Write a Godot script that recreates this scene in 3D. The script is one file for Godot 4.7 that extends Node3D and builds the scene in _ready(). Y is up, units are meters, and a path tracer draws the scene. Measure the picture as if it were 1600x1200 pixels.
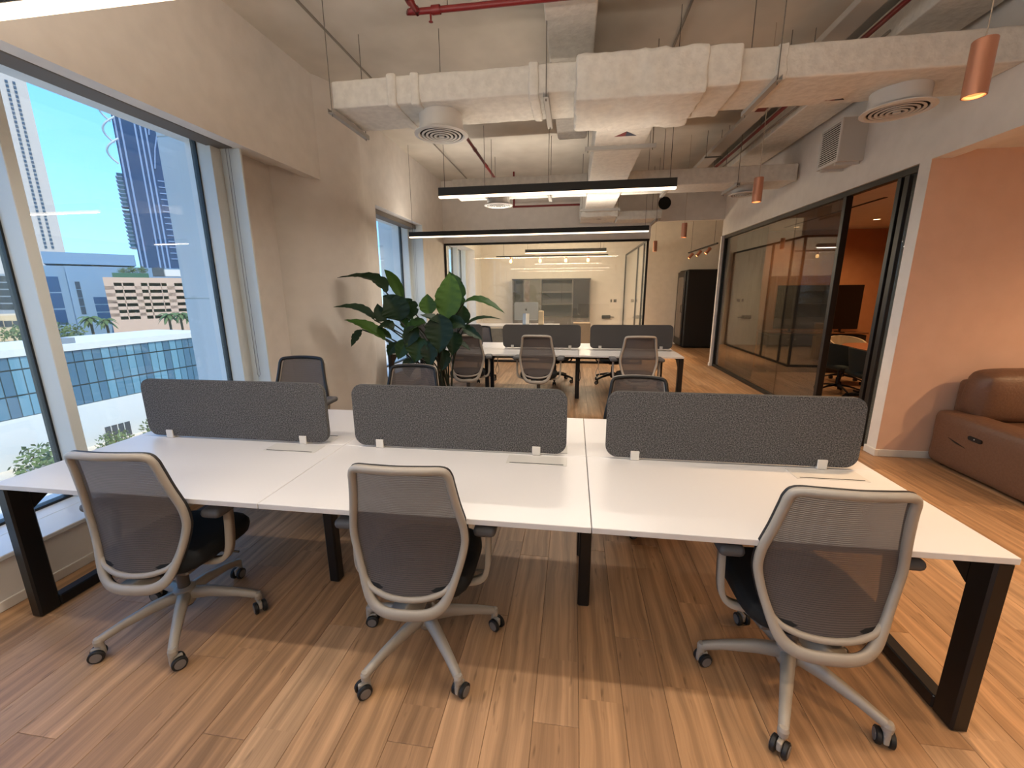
extends Node3D
# An open-plan office with two bench desks, a window wall, exposed ducts, glass rooms and a sofa niche.
# ---- camera numbers (image 1600 x 1200, focal length 649.4 px) ----
const EYE := Vector3(0, 1.614, 0)
const FOCAL := 649.4
var cam_basis := Basis.from_euler(Vector3(deg_to_rad(-12.57), deg_to_rad(8.32), deg_to_rad(-0.4)))
var taken := {}
var mats := {}
var rng := RandomNumberGenerator.new()

# ============================================================ mesh builder
class MB:
	var v := PackedVector3Array()
	var n := PackedVector3Array()
	var t := PackedVector2Array()
	var ix := PackedInt32Array()
	func tri(a: Vector3, b: Vector3, c: Vector3, na: Vector3, nb: Vector3, nc: Vector3, ua := Vector2.ZERO, ub := Vector2.ZERO, uc := Vector2.ZERO) -> void:
		var f := (c - a).cross(b - a)
		if f.length_squared() < 1e-16: return
		var k := v.size()
		if f.dot(na + nb + nc) >= 0.0:
			v.append_array([a, b, c]); n.append_array([na, nb, nc]); t.append_array([ua, ub, uc])
		else:
			v.append_array([a, c, b]); n.append_array([na, nc, nb]); t.append_array([ua, uc, ub])
		ix.append_array([k, k + 1, k + 2])
	func flat(a: Vector3, b: Vector3, c: Vector3, d: Vector3, out: Vector3, ua := Vector2(0, 0), ub := Vector2(1, 0), uc := Vector2(1, 1), ud := Vector2(0, 1)) -> void:
		var m := (b - a).cross(c - a)
		if m.length_squared() < 1e-16: m = (c - a).cross(d - a)
		m = m.normalized()
		if m.dot(out) < 0.0: m = -m
		tri(a, b, c, m, m, m, ua, ub, uc); tri(a, c, d, m, m, m, ua, uc, ud)
	func box(c: Vector3, s: Vector3, bev := 0.0, B := Basis()) -> void:
		var h := s * 0.5
		var b: float = min(bev, min(h.x, min(h.y, h.z)) * 0.9)
		var P := func(x: float, y: float, z: float) -> Vector3: return c + B * Vector3(x, y, z)
		for ax in 3:
			for sg in [-1.0, 1.0]:
				var u := (ax + 1) % 3; var w := (ax + 2) % 3
				var q: Array = []
				for k in [[-1, -1], [1, -1], [1, 1], [-1, 1]]:
					var p := Vector3.ZERO
					p[ax] = sg * h[ax]; p[u] = k[0] * (h[u] - b); p[w] = k[1] * (h[w] - b)
					q.append(p)
				var o := Vector3.ZERO; o[ax] = sg
				var uvs: Array = []
				for p: Vector3 in q:
					uvs.append(Vector2(p.x, p.z) if ax == 1 else (Vector2(p.x, -p.y) if ax == 2 else Vector2(p.z, -p.y)))
				flat(P.call(q[0].x, q[0].y, q[0].z), P.call(q[1].x, q[1].y, q[1].z), P.call(q[2].x, q[2].y, q[2].z), P.call(q[3].x, q[3].y, q[3].z), B * o, uvs[0], uvs[1], uvs[2], uvs[3])
		if b <= 0.0: return
		for ax in 3:
			var u := (ax + 1) % 3; var w := (ax + 2) % 3
			for su in [-1.0, 1.0]:
				for sw in [-1.0, 1.0]:
					var q: Array = []
					for k in [[-1, 0], [1, 0], [1, 1], [-1, 1]]:
						var p := Vector3.ZERO
						p[ax] = k[0] * (h[ax] - b)
						p[u] = su * (h[u] if k[1] == 0 else h[u] - b); p[w] = sw * (h[w] - b if k[1] == 0 else h[w])
						q.append(c + B * p)
					var o := Vector3.ZERO; o[u] = su; o[w] = sw
					flat(q[0], q[1], q[2], q[3], B * o)
		for sx in [-1.0, 1.0]:
			for sy in [-1.0, 1.0]:
				for sz in [-1.0, 1.0]:
					var o: Vector3 = B * Vector3(sx, sy, sz).normalized()
					tri(c + B * Vector3(sx * h.x, sy * (h.y - b), sz * (h.z - b)), c + B * Vector3(sx * (h.x - b), sy * h.y, sz * (h.z - b)), c + B * Vector3(sx * (h.x - b), sy * (h.y - b), sz * h.z), o, o, o)
	func span(a: Vector3, b: Vector3, bev := 0.0) -> void:   # box between two corners
		box((a + b) * 0.5, (b - a).abs(), bev)
	func rings(rs: Array, ns: Array, closed_path := false, closed_ring := true, us := 1.0, vs := 1.0) -> void:
		var m: int = rs.size(); var k: int = rs[0].size()
		for i in (m if closed_path else m - 1):
			var i2 := (i + 1) % m
			for j in (k if closed_ring else k - 1):
				var j2 := (j + 1) % k
				var u0 := us * i / float(m - 1); var u1 := us * (i + 1) / float(m - 1); var w0 := vs * j / float(k); var w1 := vs * (j + 1) / float(k)
				tri(rs[i][j], rs[i2][j], rs[i2][j2], ns[i][j], ns[i2][j], ns[i2][j2], Vector2(u0, w0), Vector2(u1, w0), Vector2(u1, w1))
				tri(rs[i][j], rs[i2][j2], rs[i][j2], ns[i][j], ns[i2][j2], ns[i][j2], Vector2(u0, w0), Vector2(u1, w1), Vector2(u0, w1))
	func fan(ring: Array, out: Vector3) -> void:
		var c := Vector3.ZERO
		for p: Vector3 in ring: c += p
		c /= ring.size()
		for j in ring.size(): tri(c, ring[j], ring[(j + 1) % ring.size()], out, out, out, Vector2(.5, .5), Vector2(.5, .5), Vector2(.5, .5))
	# sweep a cross-section along a path; up fixes the section's second axis; scale per point
	func sweep(path: Array, sec: Array, up: Vector3, closed := false, scl: Array = [], caps := true) -> void:
		var rs: Array = []; var ns: Array = []
		var m := path.size()
		for i in m:
			var a: Vector3 = path[(i - 1 + m) % m] if (closed or i > 0) else path[i]
			var b: Vector3 = path[(i + 1) % m] if (closed or i < m - 1) else path[i]
			var T := (b - a).normalized()
			var U := (up - T * up.dot(T))
			U = U.normalized() if U.length() > 1e-4 else T.cross(Vector3.RIGHT).normalized()
			var S := T.cross(U).normalized()
			var f = scl[i] if scl.size() > 0 else 1.0
			var fx: float = f.x if f is Vector2 else float(f)
			var fy: float = f.y if f is Vector2 else float(f)
			var r: Array = []; var q: Array = []
			for p: Vector2 in sec:
				r.append(path[i] + S * p.x * fx + U * p.y * fy)
				q.append((S * p.x * fy + U * p.y * fx).normalized())
			rs.append(r); ns.append(q)
		rings(rs, ns, closed)
		if caps and not closed:
			fan(rs[0], (path[0] - path[1]).normalized()); fan(rs[m - 1], (path[m - 1] - path[m - 2]).normalized())
	func tube(path: Array, r: float, sides := 8, caps := true, closed := false) -> void:
		var sec: Array = []
		for j in sides: sec.append(Vector2(cos(TAU * j / sides), sin(TAU * j / sides)) * r)
		var up := Vector3.UP
		var d: Vector3 = path[1] - path[0]
		if absf(d.normalized().y) > 0.9: up = Vector3.BACK
		if path.size() == 2 or closed: sweep(path, sec, up, closed, [], caps)
		else:
			# carry the frame along
			var rs: Array = []; var ns: Array = []
			var U := (up - d.normalized() * up.dot(d.normalized())).normalized()
			for i in path.size():
				var a: Vector3 = path[max(i - 1, 0)]; var b: Vector3 = path[min(i + 1, path.size() - 1)]
				var T := (b - a).normalized()
				U = (U - T * U.dot(T)).normalized()
				var S := T.cross(U)
				var q: Array = []; var w: Array = []
				for p: Vector2 in sec: q.append(path[i] + S * p.x + U * p.y); w.append((S * p.x + U * p.y).normalized())
				rs.append(q); ns.append(w)
			rings(rs, ns)
			if caps: fan(rs[0], (path[0] - path[1]).normalized()); fan(rs[-1], (path[-1] - path[-2]).normalized())
	# turn a profile of (radius, height) about an axis
	func lathe(prof: Array, seg := 24, X := Transform3D(), smooth := false) -> void:
		for i in prof.size() - 1:
			var a: Vector2 = prof[i]; var b: Vector2 = prof[i + 1]
			var d := b - a
			var nn := Vector2(d.y, -d.x).normalized()
			for j in seg:
				var t0 := TAU * j / seg; var t1 := TAU * (j + 1) / seg
				var c0 := Vector3(cos(t0), 0, sin(t0)); var c1 := Vector3(cos(t1), 0, sin(t1))
				var n0 := X.basis * (c0 * nn.x + Vector3.UP * nn.y); var n1 := X.basis * (c1 * nn.x + Vector3.UP * nn.y)
				var p00 := X * (c0 * a.x + Vector3.UP * a.y); var p01 := X * (c1 * a.x + Vector3.UP * a.y)
				var p10 := X * (c0 * b.x + Vector3.UP * b.y); var p11 := X * (c1 * b.x + Vector3.UP * b.y)
				tri(p00, p10, p11, n0, n0, n1); tri(p00, p11, p01, n0, n1, n1)
	# straight extrusion of a polygon lying in X's xy plane, from z = 0 to z = depth
	func prism(poly: PackedVector2Array, depth: float, X := Transform3D()) -> void:
		var k := poly.size()
		var idx := Geometry2D.triangulate_polygon(poly)
		var nf := (X.basis * Vector3(0, 0, 1)).normalized()
		for i in range(0, idx.size(), 3):
			var a := poly[idx[i]]; var b := poly[idx[i + 1]]; var c := poly[idx[i + 2]]
			tri(X * Vector3(a.x, a.y, depth), X * Vector3(b.x, b.y, depth), X * Vector3(c.x, c.y, depth), nf, nf, nf, a, b, c)
			tri(X * Vector3(a.x, a.y, 0), X * Vector3(b.x, b.y, 0), X * Vector3(c.x, c.y, 0), -nf, -nf, -nf, a, b, c)
		var s := 1.0 if not Geometry2D.is_polygon_clockwise(poly) else -1.0
		for i in k:
			var a := poly[i]; var b := poly[(i + 1) % k]
			var p := poly[(i - 1 + k) % k]; var q := poly[(i + 2) % k]
			var e := (b - a).normalized()
			var e0 := (a - p).normalized(); var e1 := (q - b).normalized()
			var ea := (e + e0).normalized() if e.dot(e0) > 0.8 else e
			var eb := (e + e1).normalized() if e.dot(e1) > 0.8 else e
			var na := X.basis * Vector3(ea.y * s, -ea.x * s, 0); var nb := X.basis * Vector3(eb.y * s, -eb.x * s, 0)
			tri(X * Vector3(a.x, a.y, 0), X * Vector3(b.x, b.y, 0), X * Vector3(b.x, b.y, depth), na, nb, nb)
			tri(X * Vector3(a.x, a.y, 0), X * Vector3(b.x, b.y, depth), X * Vector3(a.x, a.y, depth), na, nb, na)
	# smooth surface over a grid of points
	func grid(p: Array, us := 1.0, vs := 1.0, flip := false) -> void:
		var a := p.size(); var b: int = p[0].size()
		var q: Array = []
		for i in a:
			var row: Array = []
			for j in b:
				var du: Vector3 = p[min(i + 1, a - 1)][j] - p[max(i - 1, 0)][j]
				var dv: Vector3 = p[i][min(j + 1, b - 1)] - p[i][max(j - 1, 0)]
				var c := du.cross(dv)
				c = c.normalized() if c.length_squared() > 1e-18 else Vector3.UP
				row.append(-c if flip else c)
			q.append(row)
		for i in a - 1:
			for j in b - 1:
				var u0 := us * i / (a - 1.0); var u1 := us * (i + 1) / (a - 1.0); var w0 := vs * j / (b - 1.0); var w1 := vs * (j + 1) / (b - 1.0)
				tri(p[i][j], p[i + 1][j], p[i + 1][j + 1], q[i][j], q[i + 1][j], q[i + 1][j + 1], Vector2(u0, w0), Vector2(u1, w0), Vector2(u1, w1))
				tri(p[i][j], p[i + 1][j + 1], p[i][j + 1], q[i][j], q[i + 1][j + 1], q[i][j + 1], Vector2(u0, w0), Vector2(u1, w1), Vector2(u0, w1))
	# box with round edges; puff swells the faces; dent is a noise pushed along the normal
	func rbox(c: Vector3, s: Vector3, r: float, cell: float, puff := 0.0, noise: FastNoiseLite = null, amp := 0.0, B := Basis()) -> void:
		var h := s * 0.5
		var ih := h - Vector3.ONE * r
		for ax in 3:
			var u := (ax + 1) % 3; var w := (ax + 2) % 3
			for sg in [-1.0, 1.0]:
				var pts: Array = []; var nrm: Array = []
				var cu := ticks(h[u], r, cell); var cw := ticks(h[w], r, cell)
				for a: float in cu:
					var row: Array = []; var rn: Array = []
					for b: float in cw:
						var p := Vector3.ZERO
						p[ax] = sg * h[ax]; p[u] = a; p[w] = b
						var q := Vector3(clampf(p.x, -ih.x, ih.x), clampf(p.y, -ih.y, ih.y), clampf(p.z, -ih.z, ih.z))
						var d := (p - q).normalized()
						var e := q + d * r
						if puff != 0.0: e[ax] += sg * puff * maxf(0.0, 1.0 - pow(a / h[u], 2)) * maxf(0.0, 1.0 - pow(b / h[w], 2))
						if noise != null: e += d * amp * noise.get_noise_3dv(c + e)
						row.append(c + B * e); rn.append(B * d)
					pts.append(row); nrm.append(rn)
				if puff != 0.0 or noise != null:
					for i in pts.size():
						for j in pts[0].size():
							if i == 0 or j == 0 or i == pts.size() - 1 or j == pts[0].size() - 1: continue
							var du: Vector3 = pts[i + 1][j] - pts[i - 1][j]; var dv: Vector3 = pts[i][j + 1] - pts[i][j - 1]
							var m := du.cross(dv).normalized()
							nrm[i][j] = m if m.dot(nrm[i][j]) > 0 else -m
				for i in pts.size() - 1:
					for j in pts[0].size() - 1:
						tri(pts[i][j], pts[i + 1][j], pts[i + 1][j + 1], nrm[i][j], nrm[i + 1][j], nrm[i + 1][j + 1], Vector2(cu[i], cw[j]), Vector2(cu[i + 1], cw[j]), Vector2(cu[i + 1], cw[j + 1]))
						tri(pts[i][j], pts[i + 1][j + 1], pts[i][j + 1], nrm[i][j], nrm[i + 1][j + 1], nrm[i][j + 1], Vector2(cu[i], cw[j]), Vector2(cu[i + 1], cw[j + 1]), Vector2(cu[i], cw[j + 1]))
	func ticks(h: float, r: float, cell: float) -> Array:
		var o: Array = [-h, -h + r * 0.3, -h + r]
		var k: int = max(1, int(ceil(2 * (h - r) / cell)))
		for i in range(1, k): o.append(-h + r + 2 * (h - r) * i / k)
		o.append_array([h - r, h - r * 0.3, h])
		return o
	func mesh_into(m: ArrayMesh, material: Material) -> void:
		var a := []
		a.resize(Mesh.ARRAY_MAX)
		a[Mesh.ARRAY_VERTEX] = v; a[Mesh.ARRAY_NORMAL] = n; a[Mesh.ARRAY_TEX_UV] = t; a[Mesh.ARRAY_INDEX] = ix
		m.add_surface_from_arrays(Mesh.PRIMITIVE_TRIANGLES, a)
		m.surface_set_material(m.get_surface_count() - 1, material)

# ============================================================ scene helpers
func shape(list: Array) -> ArrayMesh:            # [[builder, material], ...] -> one mesh
	var m := ArrayMesh.new()
	for e in list:
		if e[0].ix.size() > 0: e[0].mesh_into(m, e[1])
	return m
func numbered(called: String) -> String:
	taken[called] = taken.get(called, -1) + 1
	return called if taken[called] == 0 else "%s_%03d" % [called, taken[called]]
func tag(o: Node, label: String, category: String, group := "", kind := "") -> void:
	if label: o.set_meta("label", label)
	if category: o.set_meta("category", category)
	if group: o.set_meta("group", group)
	if kind: o.set_meta("kind", kind)
func thing(called: String, label: String, category: String, at := Vector3.ZERO, turn := 0.0, group := "") -> Node3D:
	var o := Node3D.new()
	o.name = numbered(called)
	add_child(o)
	o.position = at; o.rotation.y = turn
	tag(o, label, category, group)
	return o
func piece(parent: Node, called: String, mesh: Mesh, at := Vector3.ZERO) -> MeshInstance3D:
	var o := MeshInstance3D.new()
	o.name = called; o.mesh = mesh
	parent.add_child(o, true)
	o.position = at
	return o
func part(parent: Node, called: String, mb: MB, m: Material) -> MeshInstance3D:
	return piece(parent, called, shape([[mb, m]]))
func one(called: String, label: String, category: String, mb: MB, m: Material, group := "") -> MeshInstance3D:
	var o := part(self, numbered(called), mb, m)
	tag(o, label, category, group)
	return o
func struct(called: String, mb: MB, m: Material) -> MeshInstance3D:
	var o := part(self, called, mb, m)
	o.set_meta("kind", "structure")
	return o
func copy_of(src: Node3D, at: Vector3, turn: float, label: String) -> Node3D:
	var base := String(src.name)
	if base.length() > 4 and base[-4] == "_" and base.right(3).is_valid_int(): base = base.left(-4)
	var c := src.duplicate()
	c.name = numbered(base)
	add_child(c)
	c.position = at; c.rotation.y = turn
	c.set_meta("label", label)
	return c
func ray(x: float, y: float) -> Vector3: return cam_basis * Vector3((x - 800.0) / FOCAL, -(y - 600.0) / FOCAL, -1.0)
func at_z(x: float, y: float, z: float) -> Vector3:
	var d := ray(x, y); return EYE + d * (z / d.z)
func at_y(x: float, y: float, h: float) -> Vector3:
	var d := ray(x, y); return EYE + d * ((h - EYE.y) / d.y)
func at_far(x: float, y: float, dist: float) -> Vector3:
	var d := ray(x, y); return EYE + d * (dist / Vector2(d.x, d.z).length())
func curve(pts: Array, steps := 6, closed := false) -> Array:   # Catmull-Rom through points
	var o: Array = []
	var k := pts.size()
	for i in (k if closed else k - 1):
		var p0: Vector3 = pts[(i - 1 + k) % k] if (closed or i > 0) else pts[0]
		var p1: Vector3 = pts[i]; var p2: Vector3 = pts[(i + 1) % k]
		var p3: Vector3 = pts[(i + 2) % k] if (closed or i < k - 2) else pts[k - 1]
		for s in steps:
			o.append(p1.cubic_interpolate(p2, p0, p3, s / float(steps)))
	if not closed: o.append(pts[k - 1])
	return o
func rrect(w: float, h: float, r: float, seg := 3) -> Array:
	var o: Array = []
	for q in 4:
		var c := Vector2((w / 2 - r) * [1, -1, -1, 1][q], (h / 2 - r) * [1, 1, -1, -1][q])
		for s in seg + 1:
			var a: float = PI / 2 * (q + s / float(seg))
			o.append(c + Vector2(cos(a), sin(a)) * r)
	return o

# ============================================================ materials
func plain(key: String, c: Color, rough := 0.6, metal := 0.0) -> StandardMaterial3D:
	if mats.has(key): return mats[key]
	var m := StandardMaterial3D.new()
	m.albedo_color = c; m.roughness = rough; m.metallic = metal
	m.resource_name = key
	mats[key] = m
	return m
func noise_tex(freq: float, a: Color, b: Color, size := 256, oct := 4, sd := 1, normal := 0.0, kind := FastNoiseLite.TYPE_SIMPLEX_SMOOTH) -> NoiseTexture2D:
	var f := FastNoiseLite.new()
	f.seed = sd; f.frequency = freq; f.noise_type = kind
	f.fractal_octaves = oct
	var t := NoiseTexture2D.new()
	t.noise = f; t.width = size; t.height = size; t.seamless = true
	if normal > 0.0: t.as_normal_map = true; t.bump_strength = normal
	else:
		var g := Gradient.new()
		g.set_color(0, a); g.set_color(1, b)
		t.color_ramp = g
	return t
func mottled(key: String, a: Color, b: Color, freq: float, per_metre: float, rough := 0.8, bump := 0.0) -> StandardMaterial3D:
	if mats.has(key): return mats[key]
	var m := plain(key, Color.WHITE, rough)
	m.albedo_texture = noise_tex(freq, a, b, 256, 4, key.length())
	m.uv1_triplanar = true; m.uv1_world_triplanar = true
	m.uv1_scale = Vector3.ONE * per_metre
	if bump > 0.0:
		m.normal_enabled = true; m.normal_texture = noise_tex(freq, a, b, 256, 4, key.length(), 6.0); m.normal_scale = bump
	return m
func pane_mat(key: String, c: Color) -> StandardMaterial3D:
	var m := plain(key, c, 0.0)
	m.transparency = BaseMaterial3D.TRANSPARENCY_ALPHA
	m.metallic_specular = 0.5
	return m
func glow(key: String, c: Color, k: float) -> StandardMaterial3D:
	var m := plain(key, c, 0.5)
	m.emission_enabled = true; m.emission = c; m.emission_energy_multiplier = k
	return m
func wood_image(sd: int, w := 128, h := 1024) -> ImageTexture:
	var f := FastNoiseLite.new(); f.seed = sd; f.frequency = 1.0; f.fractal_octaves = 3
	var im := Image.create(w, h, false, Image.FORMAT_RGB8)
	var lo := Color(0.50, 0.40, 0.305); var hi := Color(0.76, 0.615, 0.475)
	for y in h:
		var yy := y / float(h)
		for x in w:
			var xx := x / float(w)
			var bend := 0.10 * f.get_noise_2d(yy * 2.2, 7.0) + 0.05 * f.get_noise_2d(yy * 5.0 + 9.0, xx * 1.5)
			var rings := f.get_noise_2d((xx + bend) * 3.6, yy * 1.5 + 31.0)
			var fine := f.get_noise_2d((xx + bend) * 26.0, yy * 3.0 + 77.0)
			var pore := f.get_noise_2d(xx * 95.0, yy * 26.0 + 5.0)
			var knot := maxf(0.0, f.get_noise_2d(xx * 3.2 + 50.0, yy * 7.0) - 0.50) * 2.4
			var s := 0.58 + 0.50 * rings + 0.13 * fine - 0.04 * maxf(0.0, pore) - knot
			im.set_pixel(x, y, lo.lerp(hi, clampf(s, 0.0, 1.0)))
	im.generate_mipmaps()
	return ImageTexture.create_from_image(im)
func mesh_fabric_image() -> ImageTexture:      # knitted chair mesh: thick ribs across, thin gaps
	var im := Image.create(8, 64, false, Image.FORMAT_RGBA8)
	for y in 64:
		var s := 0.5 + 0.5 * sin(TAU * y / 16.0)
		for x in 8: im.set_pixel(x, y, Color(0.28 + 0.06 * s, 0.255 + 0.055 * s, 0.25 + 0.05 * s, 0.80 + 0.17 * s))
	return ImageTexture.create_from_image(im)

const WX := -2.915        # room face of the window wall
const GX := -3.33         # window glass
const RX := 2.99          # room face of the wall with the meeting-room glass
const CEIL := 3.96
var white_wall: StandardMaterial3D
var lamp_tint := Color(1.0, 0.95, 0.885)
var warm_tint := Color(1.0, 0.82, 0.62)

func _ready() -> void:
	# ---------------- camera
	var cam := Camera3D.new()
	cam.name = "camera"
	add_child(cam)
	cam.position = EYE; cam.basis = cam_basis
	cam.fov = rad_to_deg(2.0 * atan(600.0 / FOCAL))
	cam.near = 0.05; cam.far = 1500.0
	cam.current = true
	# ---------------- sky, sun, exposure
	var we := WorldEnvironment.new()
	we.name = "environment"
	var env := Environment.new()
	env.background_mode = Environment.BG_SKY
	var sky := Sky.new()
	var sm := ProceduralSkyMaterial.new()
	sm.sky_top_color = Color(0.28, 0.58, 0.90); sm.sky_horizon_color = Color(0.57, 0.80, 0.94)
	sm.sky_curve = 0.16
	sm.ground_bottom_color = Color(0.62, 0.61, 0.57); sm.ground_horizon_color = Color(0.66, 0.80, 0.86)
	sm.sky_energy_multiplier = 1.0; sm.ground_energy_multiplier = 1.0
	sm.sun_angle_max = 4.0
	sky.sky_material = sm
	env.sky = sky
	env.background_energy_multiplier = 2.6
	env.ambient_light_source = Environment.AMBIENT_SOURCE_SKY
	env.tonemap_mode = Environment.TONE_MAPPER_LINEAR
	env.tonemap_exposure = 1.06
	env.sdfgi_enabled = true; env.ssao_enabled = true; env.ssil_enabled = true
	we.environment = env
	add_child(we)
	var sun := DirectionalLight3D.new()
	sun.name = "sun"
	sun.light_color = Color(1.0, 0.95, 0.86); sun.light_energy = 2.0
	sun.light_angular_distance = 0.5; sun.shadow_enabled = true
	add_child(sun)
	sun.look_at_from_position(Vector3(60, 100, 35), Vector3.ZERO)
	rng.seed = 4711
	white_wall = mottled("painted plaster", Color(0.82, 0.80, 0.775), Color(0.86, 0.84, 0.815), 0.02, 0.8, 0.75)
	build_shell()
	build_floor()
	build_window_wall()
	build_glass_rooms()
	build_desks()
	build_chairs()
	build_linear_lamps()
	build_ducts()
	build_ceiling_services()
	build_pendants()
	build_sofa()
	build_plant()
	build_meeting_room()
	build_office()
	build_booth()
	build_outside()

# ============================================================ room shell
func build_shell() -> void:
	var m := MB.new()
	m.span(Vector3(-3.75, CEIL, 6.7), Vector3(6.4, CEIL + 0.25, -13.6))
	struct("ceiling", m, mottled("painted concrete", Color(0.74, 0.715, 0.67), Color(0.82, 0.795, 0.75), 0.012, 0.4, 0.85))
	# wall with the meeting-room glass and the sofa niche: header above, pier between
	m = MB.new()
	m.span(Vector3(RX, 2.69, 6.5), Vector3(RX + 0.15, CEIL, -9.52))
	m.span(Vector3(RX, 0, -4.47), Vector3(RX + 0.15, 2.69, -4.34))
	m.span(Vector3(RX - 0.02, 0, -9.45), Vector3(RX + 0.15, 2.69, -9.52))
	struct("wall_right", m, white_wall)
	m = MB.new()
	m.span(Vector3(-3.75, 0, -13.35), Vector3(6.4, CEIL, -13.6))
	struct("wall_far", m, mottled("warm plaster", Color(0.80, 0.765, 0.715), Color(0.83, 0.795, 0.745), 0.02, 0.8, 0.75))
	m = MB.new()
	m.span(Vector3(-3.75, 0, 6.5), Vector3(6.4, CEIL, 6.7))
	struct("wall_back", m, white_wall)
	m = MB.new()
	m.span(Vector3(6.1, 0, 6.5), Vector3(6.4, CEIL, -13.35))
	struct("wall_side_outer", m, white_wall)
	# niche: clay-pink wall, ceiling
	m = MB.new()
	m.span(Vector3(RX + 0.15, 0, -4.44), Vector3(6.1, CEIL, -4.34))
	m.span(Vector3(RX + 0.001, 0, -4.3399), Vector3(RX + 0.15, 2.69, -4.338))
	struct("wall_niche", m, mottled("clay pink paint", Color(0.79, 0.655, 0.57), Color(0.815, 0.68, 0.595), 0.02, 0.8, 0.8))
	m = MB.new()
	m.span(Vector3(RX + 0.15, 2.75, 6.5), Vector3(6.1, 2.85, -4.34))
	struct("ceiling_niche", m, white_wall)
	m = MB.new()
	m.span(Vector3(RX + 0.15, 2.75, -4.44), Vector3(6.1, 2.85, -9.4))
	struct("ceiling_meeting", m, mottled("meeting ceiling", Color(0.80, 0.76, 0.71), Color(0.83, 0.79, 0.74), 0.02, 0.8, 0.8))
	# meeting room walls behind the glass, ochre
	m = MB.new()
	m.span(Vector3(RX + 0.15, 0, -9.4), Vector3(6.1, CEIL, -9.52))
	m.span(Vector3(6.06, 0, -4.44), Vector3(6.1, 2.75, -9.4))
	struct("wall_meeting", m, mottled("ochre paint", Color(0.68, 0.46, 0.29), Color(0.71, 0.49, 0.315), 0.02, 0.8, 0.8))
	# bulkhead over the glass partition
	m = MB.new()
	m.span(Vector3(WX, 2.67, -9.465), Vector3(1.56, CEIL, -9.6))
	m.span(Vector3(1.56, 3.01, -9.465), Vector3(RX, CEIL, -9.6))
	struct("wall_bulkhead", m, white_wall)
	# skirting
	var bw := plain("skirting white", Color(0.82, 0.80, 0.77), 0.45)
	m = MB.new()
	m.span(Vector3(WX, 0, 6.5), Vector3(WX + 0.012, 0.055, -4.45), 0.003)
	struct("baseboard_left", m, bw)
	m = MB.new()
	m.span(Vector3(RX - 0.014, 0, -4.485), Vector3(RX + 0.02, 0.07, -4.325), 0.003)
	m.span(Vector3(RX + 0.02, 0, -4.325), Vector3(6.1, 0.07, -4.339), 0.003)
	m.span(Vector3(RX - 0.034, 0, -9.44), Vector3(RX + 0.01, 0.07, -9.535), 0.003)
	struct("baseboard_right", m, bw)
	m = MB.new()
	m.span(Vector3(1.6, 0, -13.35), Vector3(6.1, 0.07, -13.335), 0.003)
	struct("baseboard_far", m, bw)

func build_floor() -> void:
	var slab := MB.new()
	slab.span(Vector3(-3.75, -0.3, 6.7), Vector3(6.4, -0.009, -13.6))
	var fl := struct("floor", slab, plain("floor joints", Color(0.22, 0.14, 0.085), 0.8))
	var texs: Array = []
	for k in 4: texs.append(wood_image(11 + 7 * k))
	var wm: Array = []
	var tints := [Color(0.98, 0.96, 0.94), Color(0.90, 0.87, 0.84), Color(1.0, 1.0, 1.0), Color(0.84, 0.81, 0.78), Color(0.95, 0.92, 0.88), Color(0.92, 0.91, 0.90)]
	for k in 8:
		var w := plain("oak plank %d" % k, tints[k % 6], 0.42)
		w.albedo_texture = texs[k % 4]
		w.metallic_specular = 0.4
		w.uv1_offset = Vector3(0.37 * k, 0.23 * k, 0)
		wm.append(w)
	var W := 0.175
	var L := 1.8
	var list: Array = []
	var i0 := -18
	for i in range(i0, 35):
		var x := 0.06 + W * i
		if x + W < -2.95 or x > 6.2: continue
		var z := 6.6 + fposmod(i * 0.531 + 0.17 * sin(i * 5.1), 1.0) * L
		while z > -13.4:
			var c := Vector3(x + W / 2, 0, z - L / 2)
			var scr := cam_basis.inverse() * (c - EYE)
			var seen := 0.0
			if scr.z < -0.15 and absf(scr.x / scr.z) < 1.45 and absf(scr.y / scr.z) < 1.15 and c.x < 3.6: seen = 1.0 / scr.length()
			list.append([seen, c, rng.randi() % 8])
			z -= L
	list.sort_custom(func(a, b): return a[0] > b[0])
	var shapes: Array = []
	for k in 8:
		var q := MB.new()
		plank_shape(q, Vector3.ZERO, W, L, k * 0.13)
		shapes.append(shape([[q, wm[k]]]))
	var rest: Array = []
	for k in 8: rest.append([MB.new(), wm[k]])
	for k in list.size():
		var e: Array = list[k]
		if k < 290 and e[0] > 0.0: piece(fl, "plank", shapes[e[2]], e[1])
		else: plank_shape(rest[e[2]][0], e[1], W, L, e[2] * 0.13)
	var far := piece(fl, "distant_planks", shape(rest))
	far.set_meta("kind", "stuff")
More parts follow.
